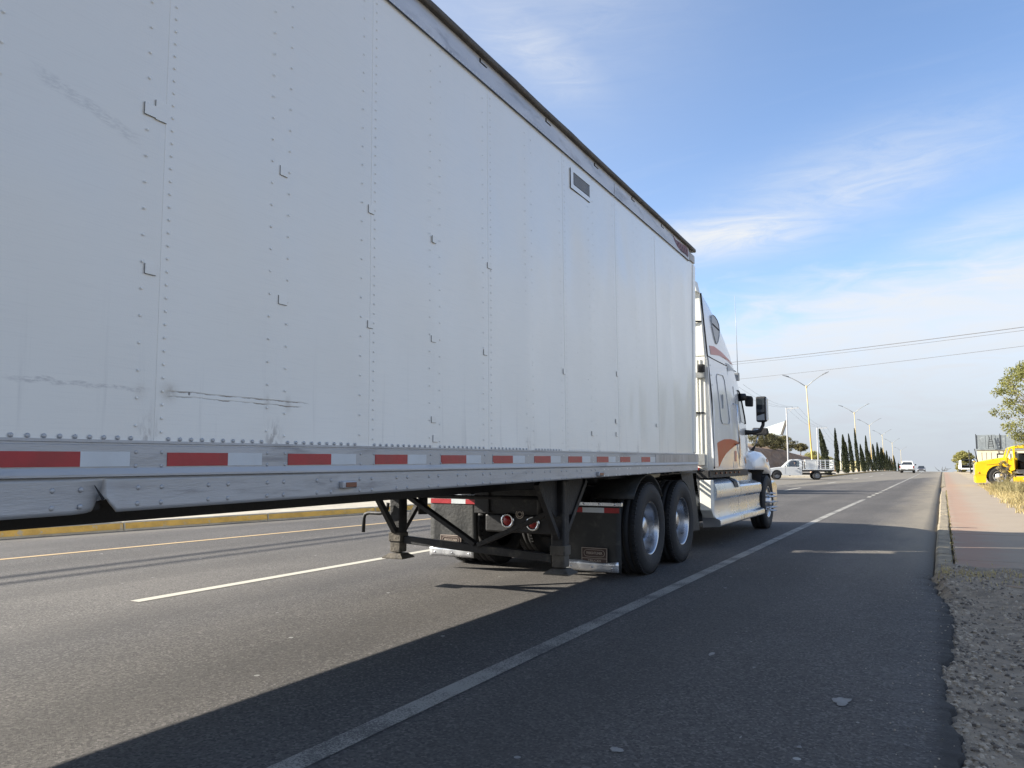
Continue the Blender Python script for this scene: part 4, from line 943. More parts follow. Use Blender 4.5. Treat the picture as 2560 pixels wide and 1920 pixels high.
for s in (1, -1):
    decal('swoosh_decal', 'orange', [(11.52, 1.175), (11.55, 1.52), (11.75, 1.56), (12.04, 1.60), (12.47, 1.615), (12.85, 1.595), (13.13, 1.555), (12.85, 1.53), (12.6, 1.483), (12.35, 1.43), (12.17, 1.385), (11.95, 1.30), (11.80, 1.22), (11.72, 1.175)], .004, s=s)
    d1 = [(11.62, 3.02), (11.91, 3.045), (12.37, 3.01), (12.81, 2.94), (13.13, 2.885)]; d2 = [(12.95, 2.885), (12.58, 2.92), (12.15, 2.935), (11.9, 2.91), (11.65, 2.885)]
    decal('swoosh_decal', 'salmon', d1+d2, .004, s=s)
    decal('wing_decal', 'greydecal', [(12.55, 2.86), (12.8, 2.86), (13.2, 2.79), (12.95, 2.775), (12.62, 2.72), (12.68, 2.79)], .005, s=s)
    decal('script_decal', 'amber', [(13.10, 1.72), (13.2, 1.62), (13.22, 1.36), (13.14, 1.24), (13.10, 1.36), (13.13, 1.55)], .005, s=s)
    decal('script_decal', 'amber', [(13.75, 1.36), (13.95, 1.30), (14.02, 1.22), (13.9, 1.23), (13.8, 1.27)], .006, s=s)
    decal('unit_decal', 'salmon', [(12.72, 1.26), (12.86, 1.26), (12.86, 1.43), (12.72, 1.43)], .004, s=s)
    decal('grey_panel', 'greydecal', [(12.97, 2.285), (13.26, 2.305), (13.32, 1.90), (13.03, 1.91)], .004, s=s)
    tw = decal('sleeper_window', 'skyglass', [(11.89, 3.45), (11.94, 3.53), (12.02, 3.565), (12.15, 3.56), (12.27, 3.52), (12.35, 3.46), (12.35, 3.36), (12.28, 3.25), (12.18, 3.16), (12.08, 3.105), (12.02, 3.12), (11.95, 3.22), (11.89, 3.35)], .010, s=s)
    seam('window_frame', [(11.89, 3.45), (11.94, 3.53), (12.02, 3.565), (12.15, 3.56), (12.27, 3.52), (12.35, 3.46), (12.35, 3.36), (12.28, 3.25), (12.18, 3.16), (12.08, 3.105), (12.02, 3.12), (11.95, 3.22), (11.89, 3.35)], .02, .006, 'greydecal', tw, s, True)
    seam('window_bar', [(11.90, 3.41), (12.34, 3.36)], .018, .011, 'black', tw, s)
    seam('roof_seam', [(11.42, 2.845), (11.69, 2.83), (12.5, 2.815), (13.40, 2.80)], .014, .001, s=s)
    bd = seam('locker_door', [(11.85, 2.56), (11.92, 2.61), (12.27, 2.62), (12.35, 2.55), (12.43, 1.92), (12.38, 1.85), (11.95, 1.84), (11.88, 1.90)], .014, .002, 'greydecal', s=s, closed=True)
    MB().box(s*hw(12.1, 2.2), s*(hw(12.1, 2.2)+.02), ly(12.05), ly(12.08), 2.08, 2.30).build('latch', 'greydecal', bd)
    seam('cab_seam', [(12.62, 2.79), (12.66, 1.16)], .010, .001, 'greydecal', s=s); seam('door_seam', [(12.92, 2.5), (12.95, 1.5), (13.15, 1.18), (13.95, 1.16), (14.1, 1.7)], .010, .001, 'greydecal', s=s)
    seam('rear_trim', [(11.415, 1.15), (11.415, 2.2), (11.415, 3.0), (11.42, 3.80)], .030, .004, 'black', s=s)
    sp_ = decal('side_extender', 'white', [(11.38, 1.18), (11.66, 1.18), (11.62, 2.80), (11.38, 2.82)], .012, s=s)
    for q in (2.7, 2.55, 2.4): MB().dome(side(11.5, q, s, .012), .012, .006*s).build('bolt', 'steel', sp_)
    # door glass and its dark frame
    dg_ = decal('door_window', 'glass', [(13.30, 2.46), (13.46, 2.45), (13.70, 2.30), (13.92, 2.05), (13.96, 1.93), (13.40, 1.93), (13.33, 2.1)], .006, s=s)
    seam('window_frame', [(13.30, 2.47), (13.48, 2.46), (13.72, 2.30), (13.95, 2.04), (13.98, 1.92)], .03, .004, 'black', dg_, s)
    # grab handle
    MB().tube([side(12.78, 2.2, s, 0), side(12.78, 2.18, s, .06), side(12.80, 1.55, s, .06), side(12.80, 1.53, s, 0)], .014, 8).build('grab_handle', 'chrome', K)
    # mirrors
    mx = s*1.0
    ar = MB().tube([(s*(hw(13.9, 1.75)-.02), ly(13.92), 1.77), (s*1.22, ly(14.05), 1.77), (s*1.34, ly(14.1), 1.80), (s*1.39, ly(14.12), 1.90), (s*1.40, ly(14.12), 2.0)], [.05, .04, .032, .03, .03], 10).build('mirror_arm', 'black', K)
    mc = MB(); mc.loft([[(s*(1.29), ly(14.04), z), (s*1.46, ly(14.02), z), (s*1.475, ly(14.10), z), (s*1.44, ly(14.20), z), (s*1.31, ly(14.18), z)] if 0 < k < 4 else [(s*(1.30), ly(14.06), z), (s*1.45, ly(14.05), z), (s*1.455, ly(14.10), z), (s*1.43, ly(14.16), z), (s*1.32, ly(14.15), z)] for k, z in enumerate((1.955, 1.98, 2.2, 2.385, 2.41))], True, False)
    mo = mc.build('mirror', 'black', K, .012, fix=True); MB().box(s*1.455, s*1.483, ly(14.05), ly(14.17), 1.985, 2.38).build('mirror_shell', 'white', mo, .01)
    MB().prism([(s*1.305, 2.125), (s*1.445, 2.125), (s*1.445, 2.375), (s*1.305, 2.375)] if s > 0 else [(s*1.445, 2.125), (s*1.305, 2.125), (s*1.305, 2.375), (s*1.445, 2.375)], ly(14.018), ly(14.026), 'y').build('mirror_glass', 'glass', mo); MB().prism([(s*1.31, 1.985), (s*1.44, 1.985), (s*1.44, 2.10), (s*1.31, 2.06)], ly(14.015), ly(14.023), 'y').build('mirror_glass', 'greydecal', mo)
    lm = MB().tube([side(13.50, 2.36, s, 0), side(13.55, 2.37, s, .10)], [.07, .06], 12).build('look_down_mirror', 'black', K); MB().prism([(s*1.20, 2.21), (s*1.33, 2.20), (s*1.335, 2.34), (s*1.32, 2.385), (s*1.21, 2.40), (s*1.19, 2.37)], ly(13.60), ly(13.66), 'y').build('mirror_head', 'black', lm, .02)
    hm = MB().tube([(s*1.0, ly(15.0), 1.46), (s*1.05, ly(15.05), 1.56), (s*1.11, ly(15.08), 1.78)], [.035, .016, .012], 8).build('fender_mirror', 'black', K)
    MB().prism([(s*1.00, 1.76), (s*1.28, 1.76), (s*1.30, 1.80), (s*1.29, 1.89), (s*1.02, 1.90), (s*.99, 1.86)], ly(15.04), ly(15.12), 'y').build('mirror_head', 'black', hm, .02); MB().box(s*1.03, s*1.12, ly(15.032), ly(15.041), 1.83, 1.88).build('mirror_glass', 'chrome', hm)
    MB().tube([(s*1.075, ly(15.062), 1.60), (s*1.10, ly(15.07), 1.73)], .015, 8).build('mirror_stalk', 'chrome', hm)
    # work lamp, marker and aerial
    MB().box(s*1.02, s*1.12, ly(13.52), ly(13.62), 2.66, 2.80).build('visor_bracket', 'steel', K, .01)
    MB().tube([(s*1.10, ly(13.56), 2.80), (s*1.10, ly(13.55), 3.5), (s*1.10, ly(13.50), 4.15)], [.008, .005, .003], 6).build('aerial', 'greydecal', K)
    MB().box(s*1.0, s*1.15, ly(11.36), ly(11.46), 1.03, 1.13).build('work_lamp', 'frame', K, .01)
# back of the sleeper: sheet panels with ribs, hardware and lamps
bk = MB().box(-1.12, 1.12, ly(11.375), ly(11.398), 1.15, 2.82).build('back_panel', 'cream', K, .01); MB().prism([(-1.12, 2.83), (1.12, 2.83), (1.06, 3.80), (.98, 3.90), (-.98, 3.90), (-1.06, 3.80)], ly(11.375), ly(11.398), 'y').build('back_panel', 'cream', K, .02)
for x in (-1.0, -.90, -.55, -.2, .2, .55, .88, .90+.09, 1.04): MB().box(x-.012, x+.012, ly(11.360), ly(11.374), 1.2, 2.78).build('rib', 'cream', bk, .004)
MB().box(.955, 1.09, ly(11.34), ly(11.372), 1.20, 1.37).build('inspection_plate', 'steel', K, .006)
for (z, x) in ((1.98, .93), (2.56, .95), (3.36, .92)): MB().tube([(x-.05, ly(11.35), z), (x+.0, ly(11.335), z+.005), (x+.16, ly(11.375), z-.004)], .012, 6).lathe([(0, .03), (-.03, .03), (-.032, .001)], (x-.02, ly(11.372), z), 'y', 10).build('clamp', 'frame', K)
MB().box(1.02, 1.12, ly(11.28), ly(11.372), 2.58, 2.70).build('rear_lamp', 'black', K, .015); MB().box(.99, 1.12, ly(11.30), ly(11.372), 2.50, 2.58).build('lamp_bracket', 'steel', K)
MB().box(.80, .92, ly(11.34), ly(11.372), 1.25, 1.34).build('air_coupler', 'black', K); MB().box(.70, 1.0, ly(11.33), ly(11.374), 1.135, 1.165).build('reflector_strip', 'redlens', K)
for x, m2 in ((.35, 'black'), (.45, 'redlens'), (.55, 'black')):
    MB().tube([(x, ly(11.36), 1.5), (x+.02, ly(11.1), 1.25), (x-.05, ly(10.7), 1.12), (x, ly(10.35), 1.35), (x, ly(10.12), 1.6)], .018, 8).build('air_line', m2, K)
# fairing lip behind the roof
MB().prism([(1.0, 3.80), (1.055, 3.80), (1.02, 3.97), (.95, 4.02), (-.95, 4.02), (-1.02, 3.97), (-1.055, 3.80), (-1.0, 3.80), (-.97, 3.93), (.97, 3.93)], ly(11.22), ly(11.42), 'y').build('fairing_lip', 'cream', K)
# windscreen
def ws(Y, z, x): return (x, ly(Y), z)
MB().add([ws(13.66, 2.70, -.95), ws(13.66, 2.70, .95), ws(14.34, 1.90, .92), ws(14.34, 1.90, -.92)], [(0, 1, 2, 3)]).build('windscreen', 'glass', K)
# bonnet with flared wings over the steer wheels
def hood(Y, top, wt, wf, zf, bot):
    half = [(wf, bot), (wf+.005, bot+.06), (wf, (bot+zf)/2+.03), (wf-.02, zf-.05), (wf-.08, zf+.01), (wt+.06, zf+.05), (wt+.01, zf+.14), (wt-.01, top-.12), (wt-.06, top-.03), (wt*.6, top), (0, top+.015)]
    return [(-x, ly(Y), z) for x, z in half]+[(x, ly(Y), z) for x, z in half[::-1][1:]]
mb = MB(); mb.loft([hood(14.30, 1.80, 1.02, 1.14, 1.30, 1.12), hood(14.55, 1.76, .98, 1.16, 1.36, 1.11), hood(14.85, 1.72, .92, 1.19, 1.42, 1.11), hood(15.2, 1.66, .86, 1.205, 1.42, 1.10), hood(15.55, 1.58, .80, 1.20, 1.34, 1.04), hood(15.85, 1.48, .74, 1.17, 1.20, .95), hood(16.1, 1.34, .66, 1.10, 1.05, .85), hood(16.25, 1.15, .55, .95, .95, .75)], True, True)
hd = mb.build('bonnet', 'white', K, fix=True)
for s in (1, -1):
    MB().dome((s*1.185, ly(15.35), 1.27), .045, .03*s).build('turn_lamp', 'amber', K)
    n = 16; mb = MB(); mb.grid(n, 1, lambda i, j: (s*(1.19-.25*j), ly(15.27)+.64*math.cos(R(10+165*i/n)), .50+.62*math.sin(R(10+165*i/n)))); mb.build('wheel_arch', 'black', K)
MB().prism([(ly(16.0), .35), (ly(16.38), .38), (ly(16.42), .80), (ly(16.2), .88), (ly(15.9), .86)], -1.18, 1.18, 'x').build('bumper', 'chrome', K, .03)
MB().box(-.55, .55, ly(16.2), ly(16.36), .85, 1.25).build('grille', 'chrome', K, .03)
MB().box(-.95, .95, ly(14.6), ly(16.0), .6, 1.08).build('engine', 'black', K)
# ------------------------------------------------------------------ other vehicles
def arc(cy, cz, r, a0, a1, n=9): return [(cy+r*math.cos(R(a0+(a1-a0)*k/n)), cz+r*math.sin(R(a0+(a1-a0)*k/n))) for k in range(n+1)]
def car_wheel(parent, s, x, y, r, w=.2, rim='lamphead', rr=.6, face=.02):
    mb = MB().lathe([(s*(w/2-.02), r*rr+.01), (s*(w/2-.015), r*rr), (s*(w/2-face-.02), r*rr*.85), (s*(w/2-face), r*rr*.5), (s*(w/2-face+.01), r*.2), (s*(w/2-face+.012), .001)], (x, y, r), 'x', 24); wh = mb.build('wheel', rim, parent)
    MB().lathe([(-w/2, r*rr), (-w/2, r*.85), (-w/2+.03, r*.97), (-w/4, r), (w/4, r), (w/2-.03, r*.97), (w/2, r*.85), (w/2-.01, r*rr)], (x, y, r), 'x', 28).build('tyre', 'rubber', wh); return wh
def person(name, loc, rz, label, seated=True, shirt='shirt'):
    """one continuous seated body grown from a skeleton"""
    V = [(0, 0, 0), (0, 0, .22), (0, .01, .42), (0, .02, .50), (0, .04, .60), (0, .05, .70), (.18, .01, .40), (.24, .12, .18), (.16, .34, .22), (-.18, .01, .40), (-.26, .10, .18), (-.14, .34, .24), (.10, .22, .0), (.11, .45, -.02), (.11, .50, -.38), (-.10, .22, .0), (-.11, .45, -.02), (-.11, .50, -.38)]
    Ed = [(0, 1), (1, 2), (2, 3), (3, 4), (4, 5), (2, 6), (6, 7), (7, 8), (2, 9), (9, 10), (10, 11), (0, 12), (12, 13), (13, 14), (0, 15), (15, 16), (16, 17)]
    rad = [.15, .145, .15, .06, .105, .085, .07, .05, .04, .07, .05, .04, .085, .075, .05, .085, .075, .05]
    me = bpy.data.meshes.new(name); me.from_pydata(V, Ed, []); o = bpy.data.objects.new(name, me); COL.objects.link(o)
    m = o.modifiers.new('skin', 'SKIN'); m.use_smooth_shade = True; sv = me.skin_vertices[0].data
    for i, r in enumerate(rad): sv[i].radius = (r, r*.85)
    sv[0].use_root = True; sb = o.modifiers.new('sub', 'SUBSURF'); sb.levels = 1; sb.render_levels = 2
    me.materials.append(M[shirt]); o.location = loc; o.rotation_euler = (0, 0, rz); tag(o, label, 'person')
    hd = MB().lathe([(-.13, .001), (-.12, .045), (-.08, .075), (0, .092), (.06, .092), (.10, .07), (.125, .03), (.13, .001)], (0, .055, .655), 'z', 16)
    hd.lathe([(0, .001), (.0, .016), (-.03, .012), (-.035, .001)], (0, .15, .655), 'z', 8); hd.box(-.10, -.088, .03, .07, .63, .68).box(.088, .10, .03, .07, .63, .68)
    ho = hd.build('face', 'skin', o)
    MB().lathe([(.04, .100), (.09, .090), (.13, .06), (.145, .001)], (0, .045, .655), 'z', 16).build('hair', 'black', o)
    return o

# white single-cab truck with a stake bed, turning across the median gap
Q = empty('stake_truck', (-10.25, 64.6, zr(64.6)), math.atan2(.96, -.28))
tag(Q, 'small white single-cab pickup with a railed stake bed, crossing the road', 'pickup truck')
hwd = .80
body = [(2.30, .42), (2.38, .55), (2.36, .74), (2.22, .84), (1.2, .97), (.92, 1.0), (-.36, 1.0), (-.38, .40), (-.1, .33)]+arc(1.48, .33, .40, 0, 180)[::-1]+[(1.95, .36)]
body = [(2.30, .42), (2.38, .55), (2.36, .74), (2.22, .84), (1.2, .97), (.92, 1.0), (-.36, 1.0), (-.38, .36), (1.02, .33)]+[p for p in arc(1.48, .36, .41, 176, 4)]+[(1.95, .36)]
for sx in (-1, 1): MB().prism(body, sx*hwd, sx*(hwd-.10), 'x').build('body_side', 'paintwhite', Q, .015, fix=True)
MB().prism([(2.28, .74), (2.22, .835), (1.2, .968), (.92, .998), (.92, .95), (1.2, .9)], -hwd+.09, hwd-.09, 'x').build('bonnet', 'paintwhite', Q, .01, fix=True)
MB().box(-hwd+.05, hwd-.05, 2.20, 2.36, .40, .80).build('nose', 'paintwhite', Q, .02); MB().box(-.45, .45, 2.35, 2.385, .60, .74).build('grille', 'black', Q, .01)
MB().box(-hwd-.02, hwd+.02, 2.28, 2.46, .38, .56).build('bumper', 'steel', Q, .03)
for sx in (-1, 1): MB().box(sx*.50, sx*.78, 2.33, 2.395, .60, .75).build('headlamp', 'skyglass', Q, .01); MB().box(sx*.795, sx*.812, 1.95, 2.10, .66, .72).build('turn_lamp', 'amber', Q)
MB().box(-hwd+.08, hwd-.08, -.42, -.36, .42, 1.30).build('cab_back', 'paintwhite', Q, .01)
roof = MB().loft([[(-.66, .42, 1.53), (.66, .42, 1.53), (.66, .42, 1.50), (-.66, .42, 1.50)], [(-.66, .2, 1.59), (.66, .2, 1.59), (.68, .2, 1.53), (-.68, .2, 1.53)], [(-.66, -.28, 1.59), (.66, -.28, 1.59), (.68, -.30, 1.53), (-.68, -.30, 1.53)], [(-.62, -.40, 1.54), (.62, -.40, 1.54), (.64, -.40, 1.50), (-.64, -.40, 1.50)]], True, False).build('roof', 'paintwhite', Q, .02, fix=True)
for sx in (-1, 1):
    MB().bar((sx*.76, .94, 1.0), (sx*.66, .40, 1.52), .07, .07).build('pillar', 'paintwhite', Q); MB().bar((sx*.76, -.32, 1.0), (sx*.66, -.30, 1.53), .07, .20, (0, 1, 0)).build('pillar', 'paintwhite', Q); MB().bar((sx*.68, .42, 1.52), (sx*.68, -.34, 1.52), .05, .06).build('roof_rail', 'paintwhite', Q)
MB().add([(-.70, .93, 1.0), (.70, .93, 1.0), (.62, .42, 1.50), (-.62, .42, 1.50)], [(0, 1, 2, 3)]).build('windscreen', 'clear', Q)
for sx in (-1, 1):
    MB().add([(sx*.765, .82, 1.005), (sx*.765, -.22, 1.005), (sx*.69, -.22, 1.49), (sx*.69, .40, 1.49)], [(0, 1, 2, 3)]).build('side_window', 'clear', Q)
    MB().box(sx*.86, sx*.98, .72, .80, 1.0, 1.14).build('mirror', 'paintwhite', Q, .02); MB().box(sx*.803, sx*.818, -.20, -.06, .86, .90).build('door_handle', 'black', Q)
    MB().box(sx*.8005, sx*.803, -.24, -.23, .42, .99).box(sx*.8005, sx*.803, .84, .85, .45, .99).build('door_seam', 'gap', Q)
MB().add([(-.6, -.415, 1.06), (.6, -.415, 1.06), (.58, -.415, 1.46), (-.58, -.415, 1.46)], [(0, 1, 2, 3)]).build('rear_window', 'glass', Q)
MB().box(-.62, .62, -.30, .12, .48, .62).box(-.62, .62, -.34, -.22, .6, 1.12).build('seat', 'black', Q, .03); MB().box(-.68, .68, .55, .85, .7, 1.0).build('dashboard', 'black', Q, .03)
MB().box(-.35, .35, -2.7, 2.1, .38, .52).build('chassis', 'frame', Q)
MB().box(-.85, .85, -2.78, -.46, .76, .84).build('bed_floor', 'paintwhite', Q, .01); MB().box(-.80, .80, -2.70, -.5, .64, .758).build('bed_frame', 'frame', Q)
for sx in (-1, 1):
    for yy in ((-.52, -1.53, -2.12, -2.72) if sx < 0 else (-.52, -1.30, -2.02, -2.72)): MB().box(sx*.80, sx*.845, yy-.03, yy+.03, .84, 1.56).build('stake_post', 'paintwhite', Q, .005)
    for zz in (.94, 1.10, 1.26, 1.40, 1.52): MB().box(sx*.81, sx*.835, -2.74, -1.52 if sx < 0 else -.50, zz-.022, zz+.022).build('stake_rail', 'greydecal' if zz < 1.5 else 'paintwhite', Q)
for xx in (-.4, 0, .4): MB().box(xx-.03, xx+.03, -2.77, -2.73, .84, 1.56).build('stake_post', 'paintwhite', Q)
for zz in (.98, 1.20, 1.48): MB().box(-.80, .80, -2.775, -2.75, zz-.035, zz+.035).build('tail_rail', 'paintwhite', Q)
for zz in (.98, 1.24, 1.48): MB().box(-.86, -.846, -2.68, -2.60, zz-.03, zz+.03).build('reflector', 'whitetape', Q)
for sx in (-1, 1):
    car_wheel(Q, sx, sx*.70, 1.48, .33, .2); car_wheel(Q, sx, sx*.70, -1.50, .33, .2)
    MB().prism(arc(1.48, .36, .40, 180, 0), sx*.79, sx*.4, 'x').build('wheel_well', 'black', Q)
    MB().box(sx*.62, sx*.82, -2.84, -2.79, .62, .70).build('tail_lamp', 'redlens', Q)
MB().box(-.80, .80, -2.86, -2.80, .44, .54).build('rear_bar', 'steel', Q)
qm = Q.matrix_world if False else Matrix.Translation(Q.location) @ Matrix.Rotation(Q.rotation_euler.z, 4, 'Z')
def on_truck(p): return qm @ Vector(p)
bx = MB().box(-.40, .40, -.42, .42, 0, .68); bx.box(-.41, .41, -.43, .43, .68, .72); b_ = bx.build('appliance', 'paintwhite', None, .015); b_.location = on_truck((-.36, -1.06, .842)); b_.rotation_euler = (0, 0, Q.rotation_euler.z)
MB().box(-.405, -.402, -.40, .40, .30, .306).build('door_seam', 'greydecal', b_); tag(b_, 'white boxy appliance standing on the stake bed behind the cab', 'appliance')
sk = MB().lathe([(0, .10), (.02, .17), (.2, .19), (.42, .16), (.52, .10), (.56, .05), (.62, .08), (.63, .001)], (0, 0, 0), 'z', 14).build('sack', 'tan'); sk.location = on_truck((-.45, -.62, .842+.02)); sk.scale = (.55, .55, 1.12); tag(sk, 'tan sack standing between the stake truck cab and its white box', 'sack')
person('person', on_truck((-.36, -.02, .66)), Q.rotation_euler.z, 'driver in a dark shirt behind the wheel of the stake truck')
w_ = MB().lathe([(0, .17), (.012, .18), (.0, .19), (-.012, .18), (0, .17)], (-.36, .46, .98), 'y', 20).build('steering_wheel', 'black', Q)

# white double-cab pickup seen from behind near the crest
def pickup():
    o = empty('pickup_truck', (-4.5, 126, zr(126)), R(0)); tag(o, 'white pickup truck seen from behind, driving up to the crest', 'pickup truck')
    W2 = .92; lower = [(-2.6, .55), (-2.62, 1.08), (.75, 1.10), (1.2, 1.08), (2.35, .98), (2.5, .55)]
    cut = [(2.5, .42)]+arc(1.6, .40, .46, 0, 180)+arc(-1.55, .40, .46, 0, 180)+[(-2.6, .42)]
    MB().prism(lower+cut, -W2, W2, 'x').build('body', 'paintwhite', o, .05, fix=True)
    sec = lambda y, z0, z1, w0, w1: [(-w0, y, z0), (-w1, y, z1), (w1, y, z1), (w0, y, z0)]
    MB().loft([sec(-.75, 1.08, 1.10, .86, .85), sec(-.60, 1.08, 1.62, .86, .66), sec(-.35, 1.08, 1.72, .86, .66), sec(.55, 1.08, 1.72, .86, .66), sec(.95, 1.08, 1.55, .86, .68), sec(1.35, 1.06, 1.08, .84, .83)], True, False).build('cabin', 'paintwhite', o, .04, fix=True)
    MB().add([(-.70, -.745, 1.16), (.70, -.745, 1.16), (.57, -.63, 1.56), (-.57, -.63, 1.56)], [(0, 1, 2, 3)]).build('rear_window', 'glass', o)
    MB().box(-.78, .78, -2.66, -2.62, .62, 1.07).build('tailgate', 'paintwhite', o, .02)
    MB().lathe([(0, .07), (-.01, .06), (-.012, .001)], (0, -2.662, .90), 'y', 16).build('tailgate_emblem', 'steel', o)
    for sx in (-1, 1):
        MB().box(sx*.79, sx*.925, -2.64, -2.55, .72, 1.0).build('tail_lamp', 'redlens', o, .01); MB().box(sx*.93, sx*1.12, .62, .72, 1.08, 1.26).build('mirror', 'black', o, .02)
        for yy in (1.6, -1.55): car_wheel(o, sx, sx*.78, yy, .39, .26)
        MB().add([(sx*.865, -.55, 1.14), (sx*.845, .95, 1.14), (sx*.70, .62, 1.60), (sx*.70, -.42, 1.60)], [(0, 1, 2, 3)]).build('side_window', 'glass', o)
    MB().box(-.88, .88, -2.80, -2.63, .50, .64).build('bumper', 'steel', o, .02); MB().box(-.16, .16, -2.815, -2.80, .52, .62).build('licence_plate', 'whitetape', o)
    MB().box(-.7, .7, -2.4, 2.2, .30, .45).build('chassis', 'black', o)
pickup()
def car():
    o = empty('car', (-4.75, 219, zr(219)), R(180)); tag(o, 'dark grey car beyond the crest, right of the white pickup', 'car')
    lower = [(-2.1, .45), (-2.15, .85), (-1.2, .95), (1.0, .92), (2.0, .76), (2.12, .45)]; cut = [(2.1, .25)]+arc(1.3, .32, .38, 0, 180)+arc(-1.3, .32, .38, 0, 180)+[(-2.1, .25)]
    MB().prism(lower+cut, -.88, .88, 'x').build('body', 'greycar', o, .06, fix=True)
    sec = lambda y, z0, z1, w0, w1: [(-w0, y, z0), (-w1, y, z1), (w1, y, z1), (w0, y, z0)]
    MB().loft([sec(-1.7, .90, .92, .80, .78), sec(-.8, .90, 1.42, .82, .60), sec(.1, .90, 1.46, .82, .60), sec(1.05, .88, .90, .80, .78)], True, False).build('cabin', 'greycar', o, .05, fix=True)
    MB().add([(-.70, 1.02, .93), (.70, 1.02, .93), (.56, .16, 1.43), (-.56, .16, 1.43)], [(0, 1, 2, 3)]).build('windscreen', 'glass', o); MB().add([(-.70, -1.66, .95), (.70, -1.66, .95), (.56, -.86, 1.40), (-.56, -.86, 1.40)], [(0, 1, 2, 3)]).build('rear_window', 'glass', o)
    for sx in (-1, 1):
        MB().box(sx*.5, sx*.84, 2.02, 2.10, .58, .72).build('headlamp', 'whitetape', o, .01); MB().box(sx*.85, sx*1.0, .6, .7, .9, 1.02).build('mirror', 'greycar', o)
        for yy in (1.3, -1.3): car_wheel(o, sx, sx*.77, yy, .32, .2)
car()

# yellow conventional tractor parked in the weeds (heading towards the road)
YT = empty('yellow_truck', (2.58, 49.4, zr(48)+.06), R(90)); tag(YT, 'old yellow long-nose truck with its door open, parked in dry weeds', 'truck')
L = -1.2
hoodp = [(1.02, .16), (1.10, .55), (1.07, 1.10), (1.0, 1.24), (.3, 1.38), (-.37, 1.50), (-.40, .92), (-.62, .50)]+arc(0, .50, .60, 180, 0)[1:-1]+[(.60, .42), (.62, .18)]
hoodp = [(1.02, .16), (1.10, .55), (1.07, 1.10), (1.0, 1.24), (.3, 1.38), (-.37, 1.50), (-.40, .80), (-.60, .55)]+arc(0, .50, .60, 175, 5)+[(.62, .18)]
MB().prism(hoodp, L, L+.42, 'x').build('wing', 'yellow', YT, .03, fix=True); MB().prism(hoodp, -L, -L-.42, 'x').build('wing', 'yellow', YT, .03, fix=True)
MB().prism([(1.08, .55), (1.07, 1.12), (1.0, 1.27), (.3, 1.42), (-.37, 1.54), (-.40, .75), (.6, .6)], -.78, .78, 'x').build('bonnet', 'yellow', YT, .05, fix=True)
MB().box(-.5, .5, 1.07, 1.13, .55, 1.15).build('grille', 'steel', YT, .02); MB().box(-1.15, 1.15, .95, 1.10, .16, .48).build('bumper', 'yellow', YT, .03)
MB().box(L-.004, L+.02, .60, 1.09, .585, .592).build('panel_seam', 'gap', YT)
MB().bar((L-.003, .55, 1.12), (L-.003, -.36, 1.22), .012, .014).bar((L-.003, -.385, .85), (L-.003, -.385, 1.50), .012, .014).build('panel_seam', 'gap', YT)
MB().box(L-.004, L+.01, -3.55, -1.44, 1.22, 1.232).box(L+.014, L+.02, -2.2, -2.19, .7, 2.0).build('panel_seam', 'gap', YT)
MB().box(L+.012, L+.02, -2.0, -1.6, 1.4, 1.8).build('sleeper_window', 'glass', YT)
MB().dome((L-.005, .92, .70), .05, -.02).build('turn_lamp', 'amber', YT); MB().dome((L+.1, .99, 1.12), .05, -.05).build('wing_lamp', 'chrome', YT)
# cab with the left door standing open
MB().box(L+.02, -L-.02, -3.6, -1.40, .62, 2.12).build('sleeper', 'yellow', YT, .06)
MB().loft([[(L+.05, -.50, 2.02), (-L-.05, -.50, 2.02), (-L-.02, -.50, 2.0), (L+.02, -.50, 2.0)], [(L+.08, -.75, 2.12), (-L-.08, -.75, 2.12), (-L-.02, -.75, 2.0), (L+.02, -.75, 2.0)], [(L+.08, -1.45, 2.16), (-L-.08, -1.45, 2.16), (-L-.02, -1.45, 2.0), (L+.02, -1.45, 2.0)]], True, False).build('cab_roof', 'yellow', YT, .02, fix=True)
for a, b in (((L+.05, -.36, 1.48), (L+.06, -.54, 2.02)), ((-L-.05, -.36, 1.48), (-L-.06, -.54, 2.02)), ((L+.04, -.70, .9), (L+.06, -.72, 2.0))): MB().bar(a, b, .07, .07).build('pillar', 'yellow', YT)
MB().prism([(-.38, .80), (-.38, 1.50), (-.70, 1.50), (-.72, .95), (-.60, .80)], L+.0, L+.05, 'x').build('cowl_side', 'yellow', YT, .01, fix=True)
MB().box(L+.06, -L-.06, -.75, -.38, .8, 1.5).build('firewall', 'black', YT); MB().box(L+.10, -L-.1, -1.41, -1.36, .7, 1.5).build('cab_back', 'black', YT); MB().box(L+.06, -L-.06, -1.4, -.7, .80, .88).build('cab_floor', 'steel', YT)
MB().box(-L-.06, -L-.02, -1.4, -.7, .8, 1.5).build('far_door', 'yellow', YT); MB().box(-.1, .5, -1.3, -.95, .9, 1.75).build('seat', 'black', YT, .04); MB().box(-.85, -.25, -1.32, -.95, .9, 1.25).box(-.85, -.25, -1.36, -1.22, 1.2, 1.75).build('seat', 'black', YT, .04)
MB().add([(L+.12, -.385, 1.5), (-L-.12, -.385, 1.5), (-L-.14, -.52, 2.0), (L+.14, -.52, 2.0)], [(0, 1, 2, 3)]).build('windscreen', 'clear', YT)
dr = MB().box(L-.75, L-.03, -.66, -.60, .85, 1.46).build('open_door', 'yellow', YT, .02); MB().bar((L-.74, -.63, 1.46), (L-.60, -.63, 1.98), .05, .05).bar((L-.60, -.63, 1.98), (L-.05, -.63, 1.98), .05, .05).build('door_frame', 'yellow', dr)
MB().box(L-.22, L-.10, -.56, -.46, 1.40, 1.72).build('mirror', 'greydecal', YT, .03); MB().tube([(L, -.45, 1.42), (L-.16, -.50, 1.40), (L-.16, -.50, 1.8), (L, -.5, 1.85)], .014, 6).build('mirror_arm', 'black', YT)
